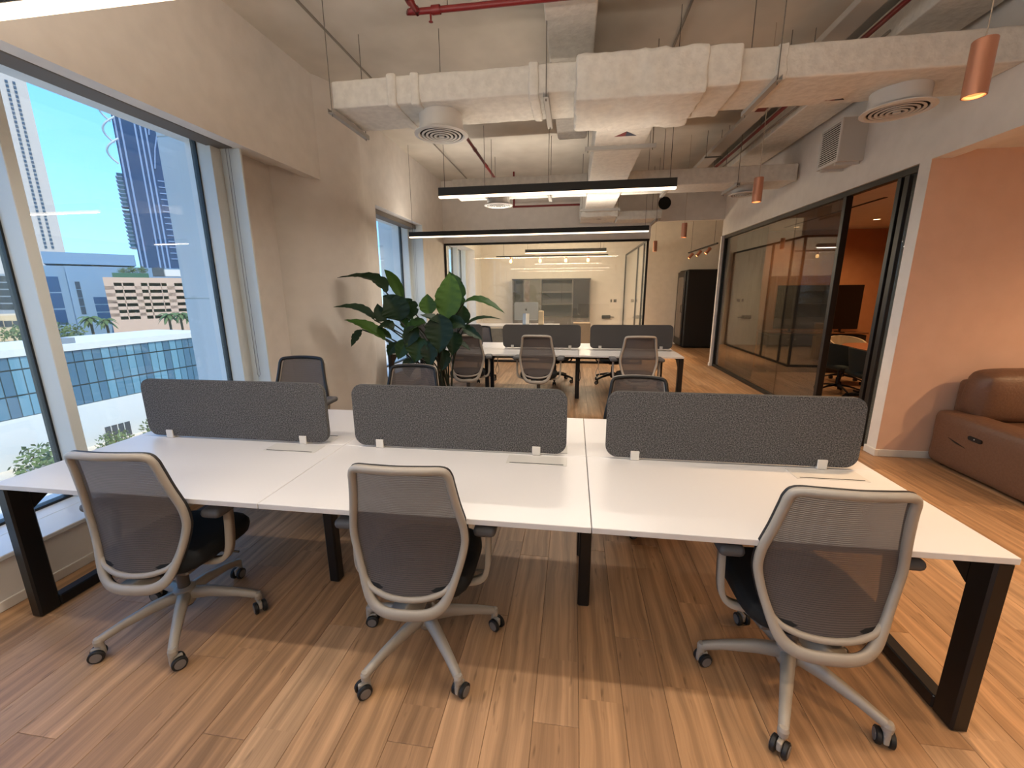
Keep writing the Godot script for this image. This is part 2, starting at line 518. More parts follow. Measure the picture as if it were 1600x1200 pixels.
func plank_shape(q: MB, c: Vector3, W: float, L: float, off: float) -> void:
	var a := W / 2 - 0.0006; var b := L / 2 - 0.0006; var g := 0.0011
	var P := func(x: float, y: float, z: float) -> Vector3: return c + Vector3(x, y, z)
	var T := func(x: float, z: float) -> Vector2: return Vector2(x / W + 0.5, z / L + 0.5 + off)
	q.flat(P.call(-a + g, 0, -b + g), P.call(a - g, 0, -b + g), P.call(a - g, 0, b - g), P.call(-a + g, 0, b - g), Vector3.UP, T.call(-a, -b), T.call(a, -b), T.call(a, b), T.call(-a, b))
	var r := [Vector2(-a, -b), Vector2(a, -b), Vector2(a, b), Vector2(-a, b)]
	for k in 4:
		var s: Vector2 = r[k]; var e: Vector2 = r[(k + 1) % 4]
		var si := Vector2(s.x - g * signf(s.x), s.y - g * signf(s.y)); var ei := Vector2(e.x - g * signf(e.x), e.y - g * signf(e.y))
		var o := Vector3(s.x + e.x, 1.0, s.y + e.y)
		q.flat(P.call(si.x, 0, si.y), P.call(ei.x, 0, ei.y), P.call(e.x, -g, e.y), P.call(s.x, -g, s.y), o, T.call(si.x, si.y), T.call(ei.x, ei.y), T.call(e.x, e.y), T.call(s.x, s.y))
		q.flat(P.call(s.x, -g, s.y), P.call(e.x, -g, e.y), P.call(e.x, -0.009, e.y), P.call(s.x, -0.009, s.y), o - Vector3.UP, T.call(s.x, s.y), T.call(e.x, e.y), T.call(e.x, e.y), T.call(s.x, s.y))

# ============================================================ window wall
func build_window_wall() -> void:
	var frame_white := plain("window frame white", Color(0.78, 0.80, 0.79), 0.4)
	var gasket := plain("window gasket", Color(0.03, 0.04, 0.045), 0.5)
	var pane := pane_mat("window pane", Color(0.80, 0.95, 0.95, 0.06))
	# plaster: header, sill box, pier around the round column, wall pieces
	var m := MB.new()
	m.span(Vector3(WX - 0.12, 2.88, 6.5), Vector3(WX, CEIL, -4.9))
	m.span(Vector3(-3.55, 2.96, 6.5), Vector3(WX - 0.12, CEIL, -4.9))
	m.span(Vector3(-3.55, 2.87, -6.17), Vector3(WX, CEIL, -8.15))
	m.span(Vector3(-3.55, 0, -8.15), Vector3(WX, CEIL, -9.75))
	m.span(Vector3(-3.55, 2.80, -9.75), Vector3(WX, CEIL, -12.5))
	m.span(Vector3(-3.55, 0, -12.5), Vector3(WX, CEIL, -13.4))
	m.span(Vector3(-3.55, 0, 6.5), Vector3(WX, 0.262, -4.5))
	m.span(Vector3(-3.55, 0, -6.1), Vector3(WX, 0.262, -8.2))
	m.span(Vector3(-3.55, 0, -9.7), Vector3(WX, 0.262, -12.6))
	m.span(Vector3(-3.55, 0, -3.71), Vector3(-3.3, 2.96, -4.5))
	# round column bulging out of the wall
	var poly := PackedVector2Array()
	poly.append(Vector2(-3.55, 6.17)); poly.append(Vector2(-3.55, 4.42)); poly.append(Vector2(-3.3, 4.47))
	var cc := Vector2(-3.735, 5.335); var r := 0.968
	var a0 := atan2(4.47 - cc.y, -3.3 - cc.x); var a1 := atan2(5.85 - cc.y, -2.915 - cc.x)
	for k in range(1, 41):
		var a := lerpf(a0, a1, k / 40.0)
		poly.append(cc + Vector2(cos(a), sin(a)) * r)
	poly.append(Vector2(WX, 6.17))
	m.prism(poly, CEIL, Transform3D(Basis(Vector3(1, 0, 0), Vector3(0, 0, -1), Vector3(0, 1, 0)), Vector3.ZERO))
	struct("wall_left", m, white_wall)
	# sill boards
	m = MB.new()
	m.span(Vector3(GX + 0.17, 0.262, 6.5), Vector3(WX + 0.012, 0.29, -4.5), 0.004)
	m.span(Vector3(GX, 0.262, 6.5), Vector3(GX + 0.164, 0.288, -4.5), 0.003)
	m.span(Vector3(GX, 0.262, -6.172), Vector3(WX + 0.012, 0.29, -8.148), 0.004)
	m.span(Vector3(GX, 0.262, -9.752), Vector3(WX + 0.012, 0.29, -12.49), 0.004)
	struct("trim_1", m, plain("sill board", Color(0.80, 0.81, 0.81), 0.25))
	window_bay("window_1", 6.5, -3.69, [6.45, 5.12, 3.66, 2.2, 0.77, -0.66, -2.115, -3.58], 2.96, frame_white, gasket, pane)
	window_bay("window_2", -6.17, -8.15, [-6.2, -8.04], 2.87, frame_white, gasket, pane)
	window_bay("window_3", -9.75, -12.5, [-9.8, -10.7, -11.55, -12.42], 2.80, frame_white, gasket, pane)
	# end linings of the bays
	m = MB.new()
	m.span(Vector3(-3.18, 0.29, -3.69), Vector3(-2.985, 2.88, -3.71), 0.003)
	m.span(Vector3(-3.165, 0.29, -3.682), Vector3(-3.115, 2.88, -3.69), 0.002)
	m.span(Vector3(-3.18, 0.29, -8.13), Vector3(WX - 0.002, 2.87, -8.152), 0.003)
	struct("trim_2", m, frame_white)
	# roller blinds rolled up under the header, with their bead chains
	var case_m := plain("blind housing grey", Color(0.40, 0.37, 0.34), 0.7)
	blind("rolled-up roller blind housing above the long window", 6.4, -3.68, 2.955, -3.62, case_m)
	blind("short rolled-up blind housing above the window behind the plant", -6.19, -8.12, 2.87, -8.06, case_m)
func window_bay(called: String, z0: float, z1: float, posts: Array, top: float, fw: Material, gk: Material, pane: Material) -> void:
	var root := Node3D.new()
	root.name = called
	add_child(root)
	root.set_meta("kind", "structure")
	for z: float in posts:
		var q := MB.new()
		var wide := 0.062 if z != -3.58 and z != -8.04 else 0.11
		q.span(Vector3(GX + 0.01, 0.29, z), Vector3(-3.178, top, z - wide), 0.003)
		part(root, "mullion", q, fw)
		q = MB.new()
		q.span(Vector3(GX - 0.03, 0.27, z + 0.012), Vector3(GX + 0.02, top, z + 0.0005))
		part(root, "gasket", q, gk)
	var edge: Array = [z0] + posts
	for k in edge.size() - 1:
		var a: float = edge[k]; var b: float = edge[k + 1]
		if a - b < 0.1: continue
		var q := MB.new()
		q.span(Vector3(GX - 0.006, 0.27, a - 0.02), Vector3(GX + 0.006, top + 0.05, b))
		part(root, "pane", q, pane)
	var s := MB.new()
	s.span(Vector3(GX - 0.03, 0.262, z0), Vector3(GX + 0.03, 0.305, z1 + 0.01))
	part(root, "bottom_rail", s, gk)
	s = MB.new()
	s.span(Vector3(GX - 0.03, top - 0.01, z0), Vector3(GX + 0.03, top + 0.08, z1 + 0.01))
	part(root, "top_rail", s, plain("blind housing grey", Color(0.40, 0.37, 0.34), 0.7))
func blind(label: String, z0: float, z1: float, top: float, zc: float, m: Material) -> void:
	var t := thing("roller_blind", label, "roller blind", Vector3(-3.13, top - 0.08, (z0 + z1) / 2))
	var q := MB.new()
	q.box(Vector3(0, 0.04, 0), Vector3(0.18, 0.075, absf(z1 - z0)), 0.006)
	part(t, "housing", q, m)
	q = MB.new()
	var cz := zc - (z0 + z1) / 2
	var pts: Array = []
	for k in 9: pts.append(Vector3(0.035 + 0.0, -0.0 - 2.05 * k / 8.0, cz - 0.035))
	pts.append(Vector3(0.05, -2.075, cz - 0.035))
	for k in 9: pts.append(Vector3(0.065, -2.05 + 2.05 * k / 8.0, cz - 0.035))
	q.tube(pts, 0.0022, 5)
	part(t, "bead_chain", q, plain("chain grey", Color(0.45, 0.46, 0.47), 0.4))

# ============================================================ glass partitions
func rail(parent: Node, a: Vector3, b: Vector3, called: String, m: Material) -> void:
	var q := MB.new()
	q.span(a, b, 0.003)
	part(parent, called, q, m)
func build_glass_rooms() -> void:
	var black := plain("black frame", Color(0.022, 0.021, 0.02), 0.45)
	var clear := pane_mat("partition pane", Color(0.93, 0.96, 0.90, 0.07))
	var tinted := pane_mat("meeting pane", Color(0.17, 0.155, 0.13, 0.50))
	# office front partition across the room
	var t := thing("glass_partition", "wide black-framed glass partition in front of the office with the shelving", "partition", Vector3(-0.68, 0, -9.5))
	var z := 0.02
	rail(t, Vector3(-2.23, 2.625, z), Vector3(2.23, 2.668, -z), "top_rail", black)
	rail(t, Vector3(-2.23, 0, z), Vector3(2.23, 0.05, -z), "bottom_rail", black)
	for x in [-2.21, 2.2]: rail(t, Vector3(x - 0.022, 0.05, z), Vector3(x + 0.022, 2.625, -z), "post", black)
	var xs := [-2.188, -1.55, 0.42, 2.178]
	for k in 3: rail(t, Vector3(xs[k] + 0.002, 0.05, 0.005), Vector3(xs[k + 1] - 0.002, 2.625, -0.005), "pane", clear)
	# return of the office along the corridor
	t = thing("glass_partition", "black-framed glass wall with a door between the office and the corridor", "partition", Vector3(1.53, 0, -11.4))
	rail(t, Vector3(-z, 2.625, 1.87), Vector3(z, 2.668, -1.93), "top_rail", black)
	rail(t, Vector3(-z, 0, 1.87), Vector3(z, 0.05, -1.93), "bottom_rail", black)
	for q in [1.45, 0.55, -1.9]: rail(t, Vector3(-z, 0.05, q + 0.025), Vector3(z, 2.625, q - 0.025), "post", black)
	var zs := [[1.86, 1.48], [1.42, 0.58], [0.52, -1.87]]
	for q in zs: rail(t, Vector3(-0.005, 0.05, q[0]), Vector3(0.005, 2.625, q[1]), "pane", clear)
	# meeting room glass
	t = thing("glass_partition", "tall black-framed tinted glass wall of the ochre meeting room", "partition", Vector3(RX + 0.06, 0, -7.0))
	rail(t, Vector3(-0.035, 2.63, 2.53), Vector3(0.035, 2.69, -2.45), "top_rail", black)
	rail(t, Vector3(-0.035, 0, 1.43), Vector3(0.035, 0.05, -2.45), "bottom_rail", black)
	for q in [[2.40, 2.34], [2.30, 2.25], [1.49, 1.43], [-2.40, -2.45]]: rail(t, Vector3(-0.035, 0.0, q[0]), Vector3(0.035, 2.63, q[1]), "post", black)
	for q in [[1.43, 0.35], [0.346, -2.40]]: rail(t, Vector3(-0.005, 0.05, q[0]), Vector3(0.005, 2.63, q[1]), "pane", tinted)
	rail(t, Vector3(-0.005, 0.0, 2.53), Vector3(0.005, 2.63, 2.40), "side_pane", clear)

# ============================================================ bench desks
func build_desks() -> void:
	var tops := plain("white laminate", Color(0.80, 0.79, 0.785), 0.30)
	var steel := plain("black powder-coated steel", Color(0.018, 0.021, 0.026), 0.42)
	var flap_m := plain("flap white", Color(0.76, 0.75, 0.73), 0.35)
	var dark := plain("gap black", Color(0.03, 0.03, 0.03), 0.7)
	bench("bench_desk", "long white six-seat bench desk with black loop legs beside the window wall", -1.44, tops, steel, flap_m, dark)
	bench("bench_desk", "white six-seat bench desk standing in front of the glass office partition", -5.78, tops, steel, flap_m, dark)
	var felt := mottled("charcoal felt", Color(0.08, 0.078, 0.078), Color(0.58, 0.565, 0.56), 0.22, 2.4, 0.95, 0.6)
	var edge := plain("screen edging", Color(0.30, 0.29, 0.28), 0.7)
	var clip := plain("clip white", Color(0.83, 0.81, 0.78), 0.4)
	var proto: Node3D = null
	var spots := [[-2.005, -2.14, "charcoal felt desk screen on the bench module next to the window"], [-0.625, -2.14, "charcoal felt desk screen on the middle module of the bench by the window wall"],
		[0.795, -2.14, "charcoal felt desk screen on the bench end facing the sofa niche"],
		[-2.02, -6.48, "grey felt desk screen partly behind the plant on the farther bench"], [-0.48, -6.48, "grey felt desk screen in front of the computer on the middle of the farther bench"],
		[0.875, -6.48, "grey felt desk screen on the farther bench end beside the corridor"]]
	for s in spots:
		if proto == null:
			proto = thing("desk_screen", s[2], "desk screen", Vector3(s[0], 0.74, s[1]), 0.0, "felt screens along the bench desks")
			var poly := PackedVector2Array()
			for p: Vector2 in rrect(1.21, 0.355, 0.06, 6): poly.append(p)
			var q := MB.new()
			q.prism(poly, 0.026, Transform3D(Basis(), Vector3(0, 0.19, -0.013)))
			part(proto, "felt_panel", q, felt)
			q = MB.new()
			var loop: Array = []
			for p: Vector2 in poly: loop.append(Vector3(p.x, p.y + 0.19, 0))
			q.sweep(loop, rrect(0.004, 0.012, 0.0015, 1), Vector3.BACK, true)
			part(proto, "edging", q, edge)
			for x in [-0.455, 0.445]:
				q = MB.new()
				q.box(Vector3(x, 0.026, 0.018), Vector3(0.045, 0.05, 0.008), 0.002)
				q.box(Vector3(x, 0.026, -0.018), Vector3(0.045, 0.05, 0.008), 0.002)
				q.box(Vector3(x, 0.006, 0), Vector3(0.045, 0.010, 0.036), 0.001)
				part(proto, "clip", q, clip)
		else: copy_of(proto, Vector3(s[0], 0.74, s[1]), 0.0, s[2])
	# cable bundles hanging from the wire trays
	var cw := plain("cable white", Color(0.70, 0.68, 0.64), 0.5)
	var ck := plain("cable dark", Color(0.10, 0.10, 0.12), 0.5)
	var cb := [[0.36, -5.95, "white looped cable hanging under the farther bench by its middle leg", cw, 0.3], [0.10, -6.2, "dark cable hanging beside the middle leg of the farther bench", ck, 0.42],
		[-1.32, -2.02, "coiled white cable under the bench by the leg close to the window", cw, 0.16], [0.16, -2.1, "white cable dropping beside the black leg under the bench seam", cw, 0.26],
		[1.2, -6.1, "white cable hanging under the farther bench end by the corridor", cw, 0.34], [-1.12, -6.1, "white cable loop hanging under the farther bench behind the plant", cw, 0.3]]
	for c in cb:
		var q := MB.new()
		var L: float = c[4]
		q.tube(curve([Vector3(c[0], 0.705, c[1]), Vector3(c[0] + 0.015, 0.70 - L * 0.4, c[1] + 0.01), Vector3(c[0] - 0.02, 0.70 - L * 0.8, c[1]), Vector3(c[0] + 0.005, 0.70 - L, c[1] + 0.015), Vector3(c[0] + 0.035, 0.70 - L * 0.8, c[1] + 0.01), Vector3(c[0] + 0.012, 0.70 - L * 0.45, c[1]), Vector3(c[0] + 0.03, 0.705, c[1] - 0.01)], 5), 0.0045, 6)
		one("cable", c[2], "cable", q, c[3])
func bench(called: String, label: String, zf: float, tops: Material, steel: Material, flap_m: Material, dark: Material) -> void:
	var x0 := -2.71; var W := 1.4; var D := 0.7
	var t := thing(called, label, "desk", Vector3(x0 + 1.5 * W, 0, zf - D))
	var ox := -1.5 * W
	for i in 3:
		for j in 2:
			var q := MB.new()
			var zc := D / 2 if j == 0 else -D / 2
			q.box(Vector3(ox + W * (i + 0.5), 0.7275, zc), Vector3(W - 0.003, 0.025, D - 0.004), 0.002)
			part(t, "tabletop", q, tops)
	# closed loop frames at both ends
	for s in [-1.0, 1.0]:
		var q := MB.new()
		var x: float = s * (1.5 * W - 0.03)
		q.box(Vector3(x, 0.3575, D - 0.055), Vector3(0.06, 0.715, 0.09), 0.008)
		q.box(Vector3(x, 0.3575, -D + 0.055), Vector3(0.06, 0.715, 0.09), 0.008)
		q.box(Vector3(x, 0.03, 0), Vector3(0.06, 0.06, 2 * D - 0.2), 0.006)
		q.box(Vector3(x, 0.69, 0), Vector3(0.06, 0.05, 2 * D - 0.2), 0.006)
		for g in [-1.0, 1.0]:   # sloped brackets in the upper corners
			var poly := PackedVector2Array([Vector2(0, 0), Vector2(0.14, 0), Vector2(0, -0.10)])
			q.prism(poly, 0.05, Transform3D(Basis(Vector3(0, 0, -g), Vector3(0, 1, 0), Vector3(1, 0, 0)), Vector3(x - 0.025, 0.67, g * (D - 0.10))))
		part(t, "leg_frame", q, steel)
	for i in [1, 2]:
		for g in [-1.0, 1.0]:
			var q := MB.new()
			q.box(Vector3(ox + W * i, 0.3575, g * 0.21), Vector3(0.06, 0.715, 0.06), 0.008)
			part(t, "leg", q, steel)
	for g in [-1.0, 1.0]:
		var q := MB.new()
		q.box(Vector3(0, 0.69, g * 0.3), Vector3(3 * W - 0.14, 0.045, 0.03), 0.003)
		part(t, "beam", q, steel)
	var q2 := MB.new()
	q2.box(Vector3(0, 0.60, 0), Vector3(3 * W - 0.5, 0.012, 0.20), 0.002)
	part(t, "cable_tray", q2, steel)
	for i in 3:                                    # flip-up power flaps
		for j in 2:
			var fx: float = ox + W * i + [1.14, 1.14, 1.135][i]
			var fz := 0.087 if j == 0 else -0.087
			var q := MB.new()
			q.box(Vector3(fx, 0.7412, fz), Vector3(0.315, 0.003, 0.115), 0.001)
			var f := part(t, "power_flap", q, flap_m)
			q = MB.new()
			q.box(Vector3(fx, 0.743, fz + (0.047 if j == 0 else -0.047)), Vector3(0.28, 0.0012, 0.006))
			part(f, "finger_slot", q, dark)

# ============================================================ chairs
func back_half(h: float) -> float:      # half width of the chair back at height h
	var k := [[0.36, 0.10], [0.39, 0.145], [0.45, 0.178], [0.53, 0.206], [0.61, 0.226], [0.66, 0.231], [0.72, 0.225], [0.81, 0.207], [0.90, 0.193], [0.94, 0.187], [0.965, 0.168]]
	for i in k.size() - 1:
		if h <= k[i + 1][0]: return lerpf(k[i][1], k[i + 1][1], clampf((h - k[i][0]) / (k[i + 1][0] - k[i][0]), 0, 1))
	return 0.168
func back_z(x: float, h: float) -> float:
	var k := [[0.34, 0.245], [0.42, 0.226], [0.52, 0.207], [0.62, 0.200], [0.72, 0.204], [0.84, 0.218], [0.98, 0.240]]
	var z := 0.244
	for i in k.size() - 1:
		if h <= k[i + 1][0]:
			z = lerpf(k[i][1], k[i + 1][1], smoothstep(0, 1, clampf((h - k[i][0]) / (k[i + 1][0] - k[i][0]), 0, 1)) * 0.4 + 0.6 * clampf((h - k[i][0]) / (k[i + 1][0] - k[i][0]), 0, 1))
			break
	return z - 0.055 * pow(x / 0.23, 2)
func make_caster(shell: Material, tyre: Material, disc: Material) -> ArrayMesh:
	var a := MB.new(); var b := MB.new(); var c := MB.new()
	for s in [-1.0, 1.0]:
		var X := Transform3D(Basis(Vector3(0, 1, 0), Vector3(1, 0, 0), Vector3(0, 0, -1)), Vector3(s * 0.019, 0.03, 0.012))
		b.lathe([Vector2(0, -0.009), Vector2(0.026, -0.009), Vector2(0.03, -0.006), Vector2(0.03, 0.006), Vector2(0.026, 0.009), Vector2(0, 0.009)], 20, X)
		X.origin.x = s * 0.0285
		c.lathe([Vector2(0, -0.0015), Vector2(0.021, -0.0015), Vector2(0.021, 0.0015), Vector2(0, 0.0015)], 20, X)
	a.rbox(Vector3(0, 0.042, 0.006), Vector3(0.018, 0.04, 0.05), 0.006, 0.02)
	a.lathe([Vector2(0.011, 0.055), Vector2(0.011, 0.085), Vector2(0.0, 0.085)], 10, Transform3D(Basis(), Vector3(0, 0, -0.008)))
	return shape([[a, shell], [b, tyre], [c, disc]])
func make_chair(called: String, label: String, group: String, shell: Material, rim: Material, base_m: Material, seat_m: Material, pad_m: Material, net: Material) -> Node3D:
	var t := thing(called, label, "chair", Vector3.ZERO, 0.0, group)
	# five-star base, a part of its own so that it can point anywhere
	var q := MB.new()
	for k in 5:
		var a := TAU * k / 5.0
		var d := Vector3(cos(a), 0, sin(a))
		q.sweep([d * 0.02 + Vector3.UP * 0.155, d * 0.12 + Vector3.UP * 0.148, d * 0.24 + Vector3.UP * 0.122, d * 0.315 + Vector3.UP * 0.098, d * 0.328 + Vector3.UP * 0.088], rrect(0.05, 0.04, 0.014), Vector3.UP, false, [Vector2(1.1, 1.3), Vector2(0.95, 1.15), Vector2(0.78, 0.85), Vector2(0.7, 0.75), Vector2(0.5, 0.5)])
		q.lathe([Vector2(0.0, 0.072), Vector2(0.017, 0.072), Vector2(0.019, 0.095), Vector2(0.014, 0.108), Vector2(0, 0.11)], 12, Transform3D(Basis(), d * 0.325))
	q.lathe([Vector2(0, 0.10), Vector2(0.034, 0.10), Vector2(0.048, 0.13), Vector2(0.046, 0.185), Vector2(0.03, 0.195), Vector2(0, 0.195)], 20)
	var base := part(t, "star_base", q, base_m)
	var cm := make_caster(base_m, plain("caster tyre", Color(0.045, 0.043, 0.045), 0.6), plain("caster disc", Color(0.42, 0.40, 0.39), 0.5))
	for k in 5:
		var a := TAU * k / 5.0
		var w := piece(base, "caster", cm, Vector3(cos(a), 0, sin(a)) * 0.325)
		w.rotation.y = [0.6, 2.3, -1.2, 1.4, -0.3][k]
	q = MB.new()
	q.lathe([Vector2(0.026, 0.09), Vector2(0.026, 0.30), Vector2(0.016, 0.30), Vector2(0.016, 0.35)], 16)
	part(t, "gas_lift", q, plain("lift grey", Color(0.30, 0.29, 0.28), 0.4))
	q = MB.new()
	q.rbox(Vector3(0, 0.368, 0.03), Vector3(0.17, 0.05, 0.26), 0.015, 0.1)
	q.rbox(Vector3(0, 0.388, -0.02), Vector3(0.40, 0.022, 0.36), 0.01, 0.2)
	q.tube([Vector3(0.05, 0.365, -0.05), Vector3(0.22, 0.36, -0.06), Vector3(0.27, 0.358, -0.06)], 0.006, 6)
	part(t, "tilt_mechanism", q, plain("mechanism grey", Color(0.33, 0.31, 0.29), 0.5))
	# seat cushion
	var pts: Array = []
	q = MB.new()
	for lay in [[0.397, 0.90], [0.402, 0.97], [0.425, 1.0], [0.45, 0.995], [0.465, 0.96], [0.472, 0.88], [0.475, 0.6], [0.472, 0.3], [0.470, 0.0]]:
		var row: Array = []
		for j in 41:
			var a: float = TAU * j / 40.0
			var cx := cos(a); var cz := sin(a)
			var e := pow(pow(absf(cx), 4.0) + pow(absf(cz), 4.0), -0.25)
			row.append(Vector3(0.245 * cx * e * lay[1], lay[0] - 0.012 * maxf(0.0, -cz * e * lay[1]), 0.24 * cz * e * lay[1] - 0.035))
		pts.append(row)
	q.grid(pts, 3, 3)
	q.fan(pts[0].slice(0, 40), Vector3.DOWN)
	part(t, "seat", q, seat_m)
	# back: shell frame, darker rim in front, knitted mesh, lower yoke
	var out: Array = []
	var half := [Vector2(0, 0.36), Vector2(0.09, 0.363), Vector2(0.145, 0.39), Vector2(0.178, 0.45), Vector2(0.206, 0.53), Vector2(0.226, 0.61), Vector2(0.231, 0.66), Vector2(0.225, 0.72), Vector2(0.207, 0.81), Vector2(0.193, 0.90), Vector2(0.187, 0.94), Vector2(0.168, 0.965), Vector2(0.10, 0.973), Vector2(0, 0.975)]
	for p: Vector2 in half: out.append(Vector3(p.x, p.y, back_z(p.x, p.y)))
	for k in range(half.size() - 2, 0, -1): out.append(Vector3(-half[k].x, half[k].y, back_z(half[k].x, half[k].y)))
	var loop := curve(out, 4, true)
	q = MB.new()
	var wide: Array = []
	for p: Vector3 in loop: wide.append(Vector2(1.0 + 0.55 * clampf((0.50 - p.y) / 0.14, 0.0, 1.0), 1.0))
	q.sweep(loop, rrect(0.030, 0.026, 0.009), Vector3.BACK, true, wide)
	var fr := part(t, "back_frame", q, shell)
	var loop2: Array = []
	for p: Vector3 in loop: loop2.append(Vector3(p.x * 1.015, 0.68 + (p.y - 0.68) * 1.01, p.z - 0.016))
	q = MB.new()
	q.sweep(loop2, rrect(0.026, 0.012, 0.005, 2), Vector3.BACK, true)
	part(fr, "front_rim", q, rim)
	q = MB.new()
	pts = []
	for i in 31:
		var h := lerpf(0.43, 0.968, i / 30.0)
		var row: Array = []
		var hw := back_half(h)
		for j in 13:
			var x := lerpf(-hw, hw, j / 12.0)
			row.append(Vector3(x, h, back_z(x, h) - 0.008 - 0.012 * (1.0 - pow(x / hw, 2)) * sin(PI * i / 30.0)))
		pts.append(row)
	q.grid(pts, 17.0, 2.0)
	for k in q.t.size(): q.t[k] = Vector2(q.t[k].y, q.t[k].x)
	part(t, "back_mesh", q, net)
	q = MB.new()
	var yk: Array = []
	for p: Vector2 in [Vector2(-0.185, 0.475), Vector2(-0.15, 0.442), Vector2(-0.08, 0.422), Vector2(0, 0.417), Vector2(0.08, 0.422), Vector2(0.15, 0.442), Vector2(0.185, 0.475)]: yk.append(Vector3(p.x, p.y, back_z(p.x, p.y) - 0.004))
	q.sweep(curve(yk, 4), rrect(0.022, 0.022, 0.007), Vector3.BACK)
	part(t, "mesh_rail", q, shell)
	q = MB.new()
	q.sweep([Vector3(0, 0.366, 0.245), Vector3(0, 0.362, 0.19), Vector3(0, 0.37, 0.08)], rrect(0.13, 0.03, 0.012), Vector3.UP)
	part(t, "back_support", q, shell)
	# arms
	for s in [-1.0, 1.0]:
		q = MB.new()
		q.sweep(curve([Vector3(s * 0.12, 0.372, 0.03), Vector3(s * 0.22, 0.372, 0.03), Vector3(s * 0.275, 0.39, 0.025), Vector3(s * 0.297, 0.44, 0.015), Vector3(s * 0.30, 0.55, 0.0), Vector3(s * 0.30, 0.642, -0.005)], 5), rrect(0.022, 0.05, 0.008), Vector3.BACK)
		var arm := part(t, "arm", q, shell)
		q = MB.new()
		q.rbox(Vector3(s * 0.30, 0.653, -0.02), Vector3(0.095, 0.044, 0.25), 0.021, 0.05)
		part(arm, "arm_pad", q, pad_m)
	return t
func build_chairs() -> void:
	var shell := plain("warm white plastic", Color(0.59, 0.56, 0.52), 0.42)
	var rim := plain("dark rim", Color(0.10, 0.095, 0.095), 0.55)
	var seat_m := mottled("navy seat fabric", Color(0.022, 0.028, 0.038), Color(0.042, 0.05, 0.063), 0.1, 8.0, 0.95)
	var pad_m := plain("grey arm pad", Color(0.30, 0.30, 0.31), 0.6)
	var net := plain("chair mesh", Color.WHITE, 0.85)
	net.albedo_texture = mesh_fabric_image()
	net.transparency = BaseMaterial3D.TRANSPARENCY_ALPHA
	var black := plain("black nylon", Color(0.025, 0.025, 0.026), 0.5)
	var g := "white-framed task chairs at the bench desks"
	var c := make_chair("task_chair", "white-framed mesh task chair pulled up to the bench module next to the window", g, shell, rim, shell, seat_m, pad_m, net)
	c.position = Vector3(-1.885, 0, -1.55); c.rotation.y = deg_to_rad(3)
	c.get_node("star_base").rotation.y = -deg_to_rad(-18 + 3)
	var list := [
		[Vector3(-0.64, 0, -1.575), 2.0, -24.0, "white-framed mesh task chair tucked in at the middle module of the long bench"],
		[Vector3(0.915, 0, -1.585), 0.0, -28.0, "white-framed mesh task chair at the bench end beside the black loop leg and sofa"],
		[Vector3(-2.26, 0, -3.0), 182.0, 10.0, "mesh task chair behind the felt screen, between the bench and the white column", 0.10],
		[Vector3(-1.28, 0, -2.98), 178.0, -20.0, "mesh task chair behind the middle felt screen, in front of the plant", 0.05],
		[Vector3(0.485, 0, -2.9), 178.0, 30.0, "mesh task chair behind the felt screen at the bench end, low back just showing", 0.01],
		[Vector3(-1.45, 0, -5.62), 10.0, 12.0, "white-framed mesh task chair at the farther bench, seen through the plant leaves"],
		[Vector3(-0.45, 0, -5.62), -4.0, 40.0, "white-framed mesh task chair at the middle of the farther bench"],
		[Vector3(0.845, 0, -5.62), 2.0, 5.0, "white-framed mesh task chair at the corridor end of the farther bench"]]
	for e in list:
		var d := copy_of(c, e[0], deg_to_rad(e[1]), e[3])
		d.get_node("star_base").rotation.y = -deg_to_rad(e[2] + e[1])
		if e[0].z < -2.0:                       # gas lift set higher
			for k in d.get_children():
				if k.name != "star_base": k.position.y += e[4] if e.size() > 4 else 0.07
	# black chairs on the far side of the farther bench
	var k := make_chair("task_chair", "black task chair behind the farther bench, opposite its corridor end", "black task chairs behind the farther bench", black, black, black, seat_m, pad_m, net)
	k.position = Vector3(0.72, 0, -7.48); k.rotation.y = deg_to_rad(185)
	k.get_node("star_base").rotation.y = 0.5
	copy_of(k, Vector3(-0.30, 0, -7.45), deg_to_rad(170), "black task chair behind the farther bench, opposite its middle module")
	copy_of(k, Vector3(-1.72, 0, -7.48), deg_to_rad(180), "black task chair behind the farther bench, on the window side behind the plant")

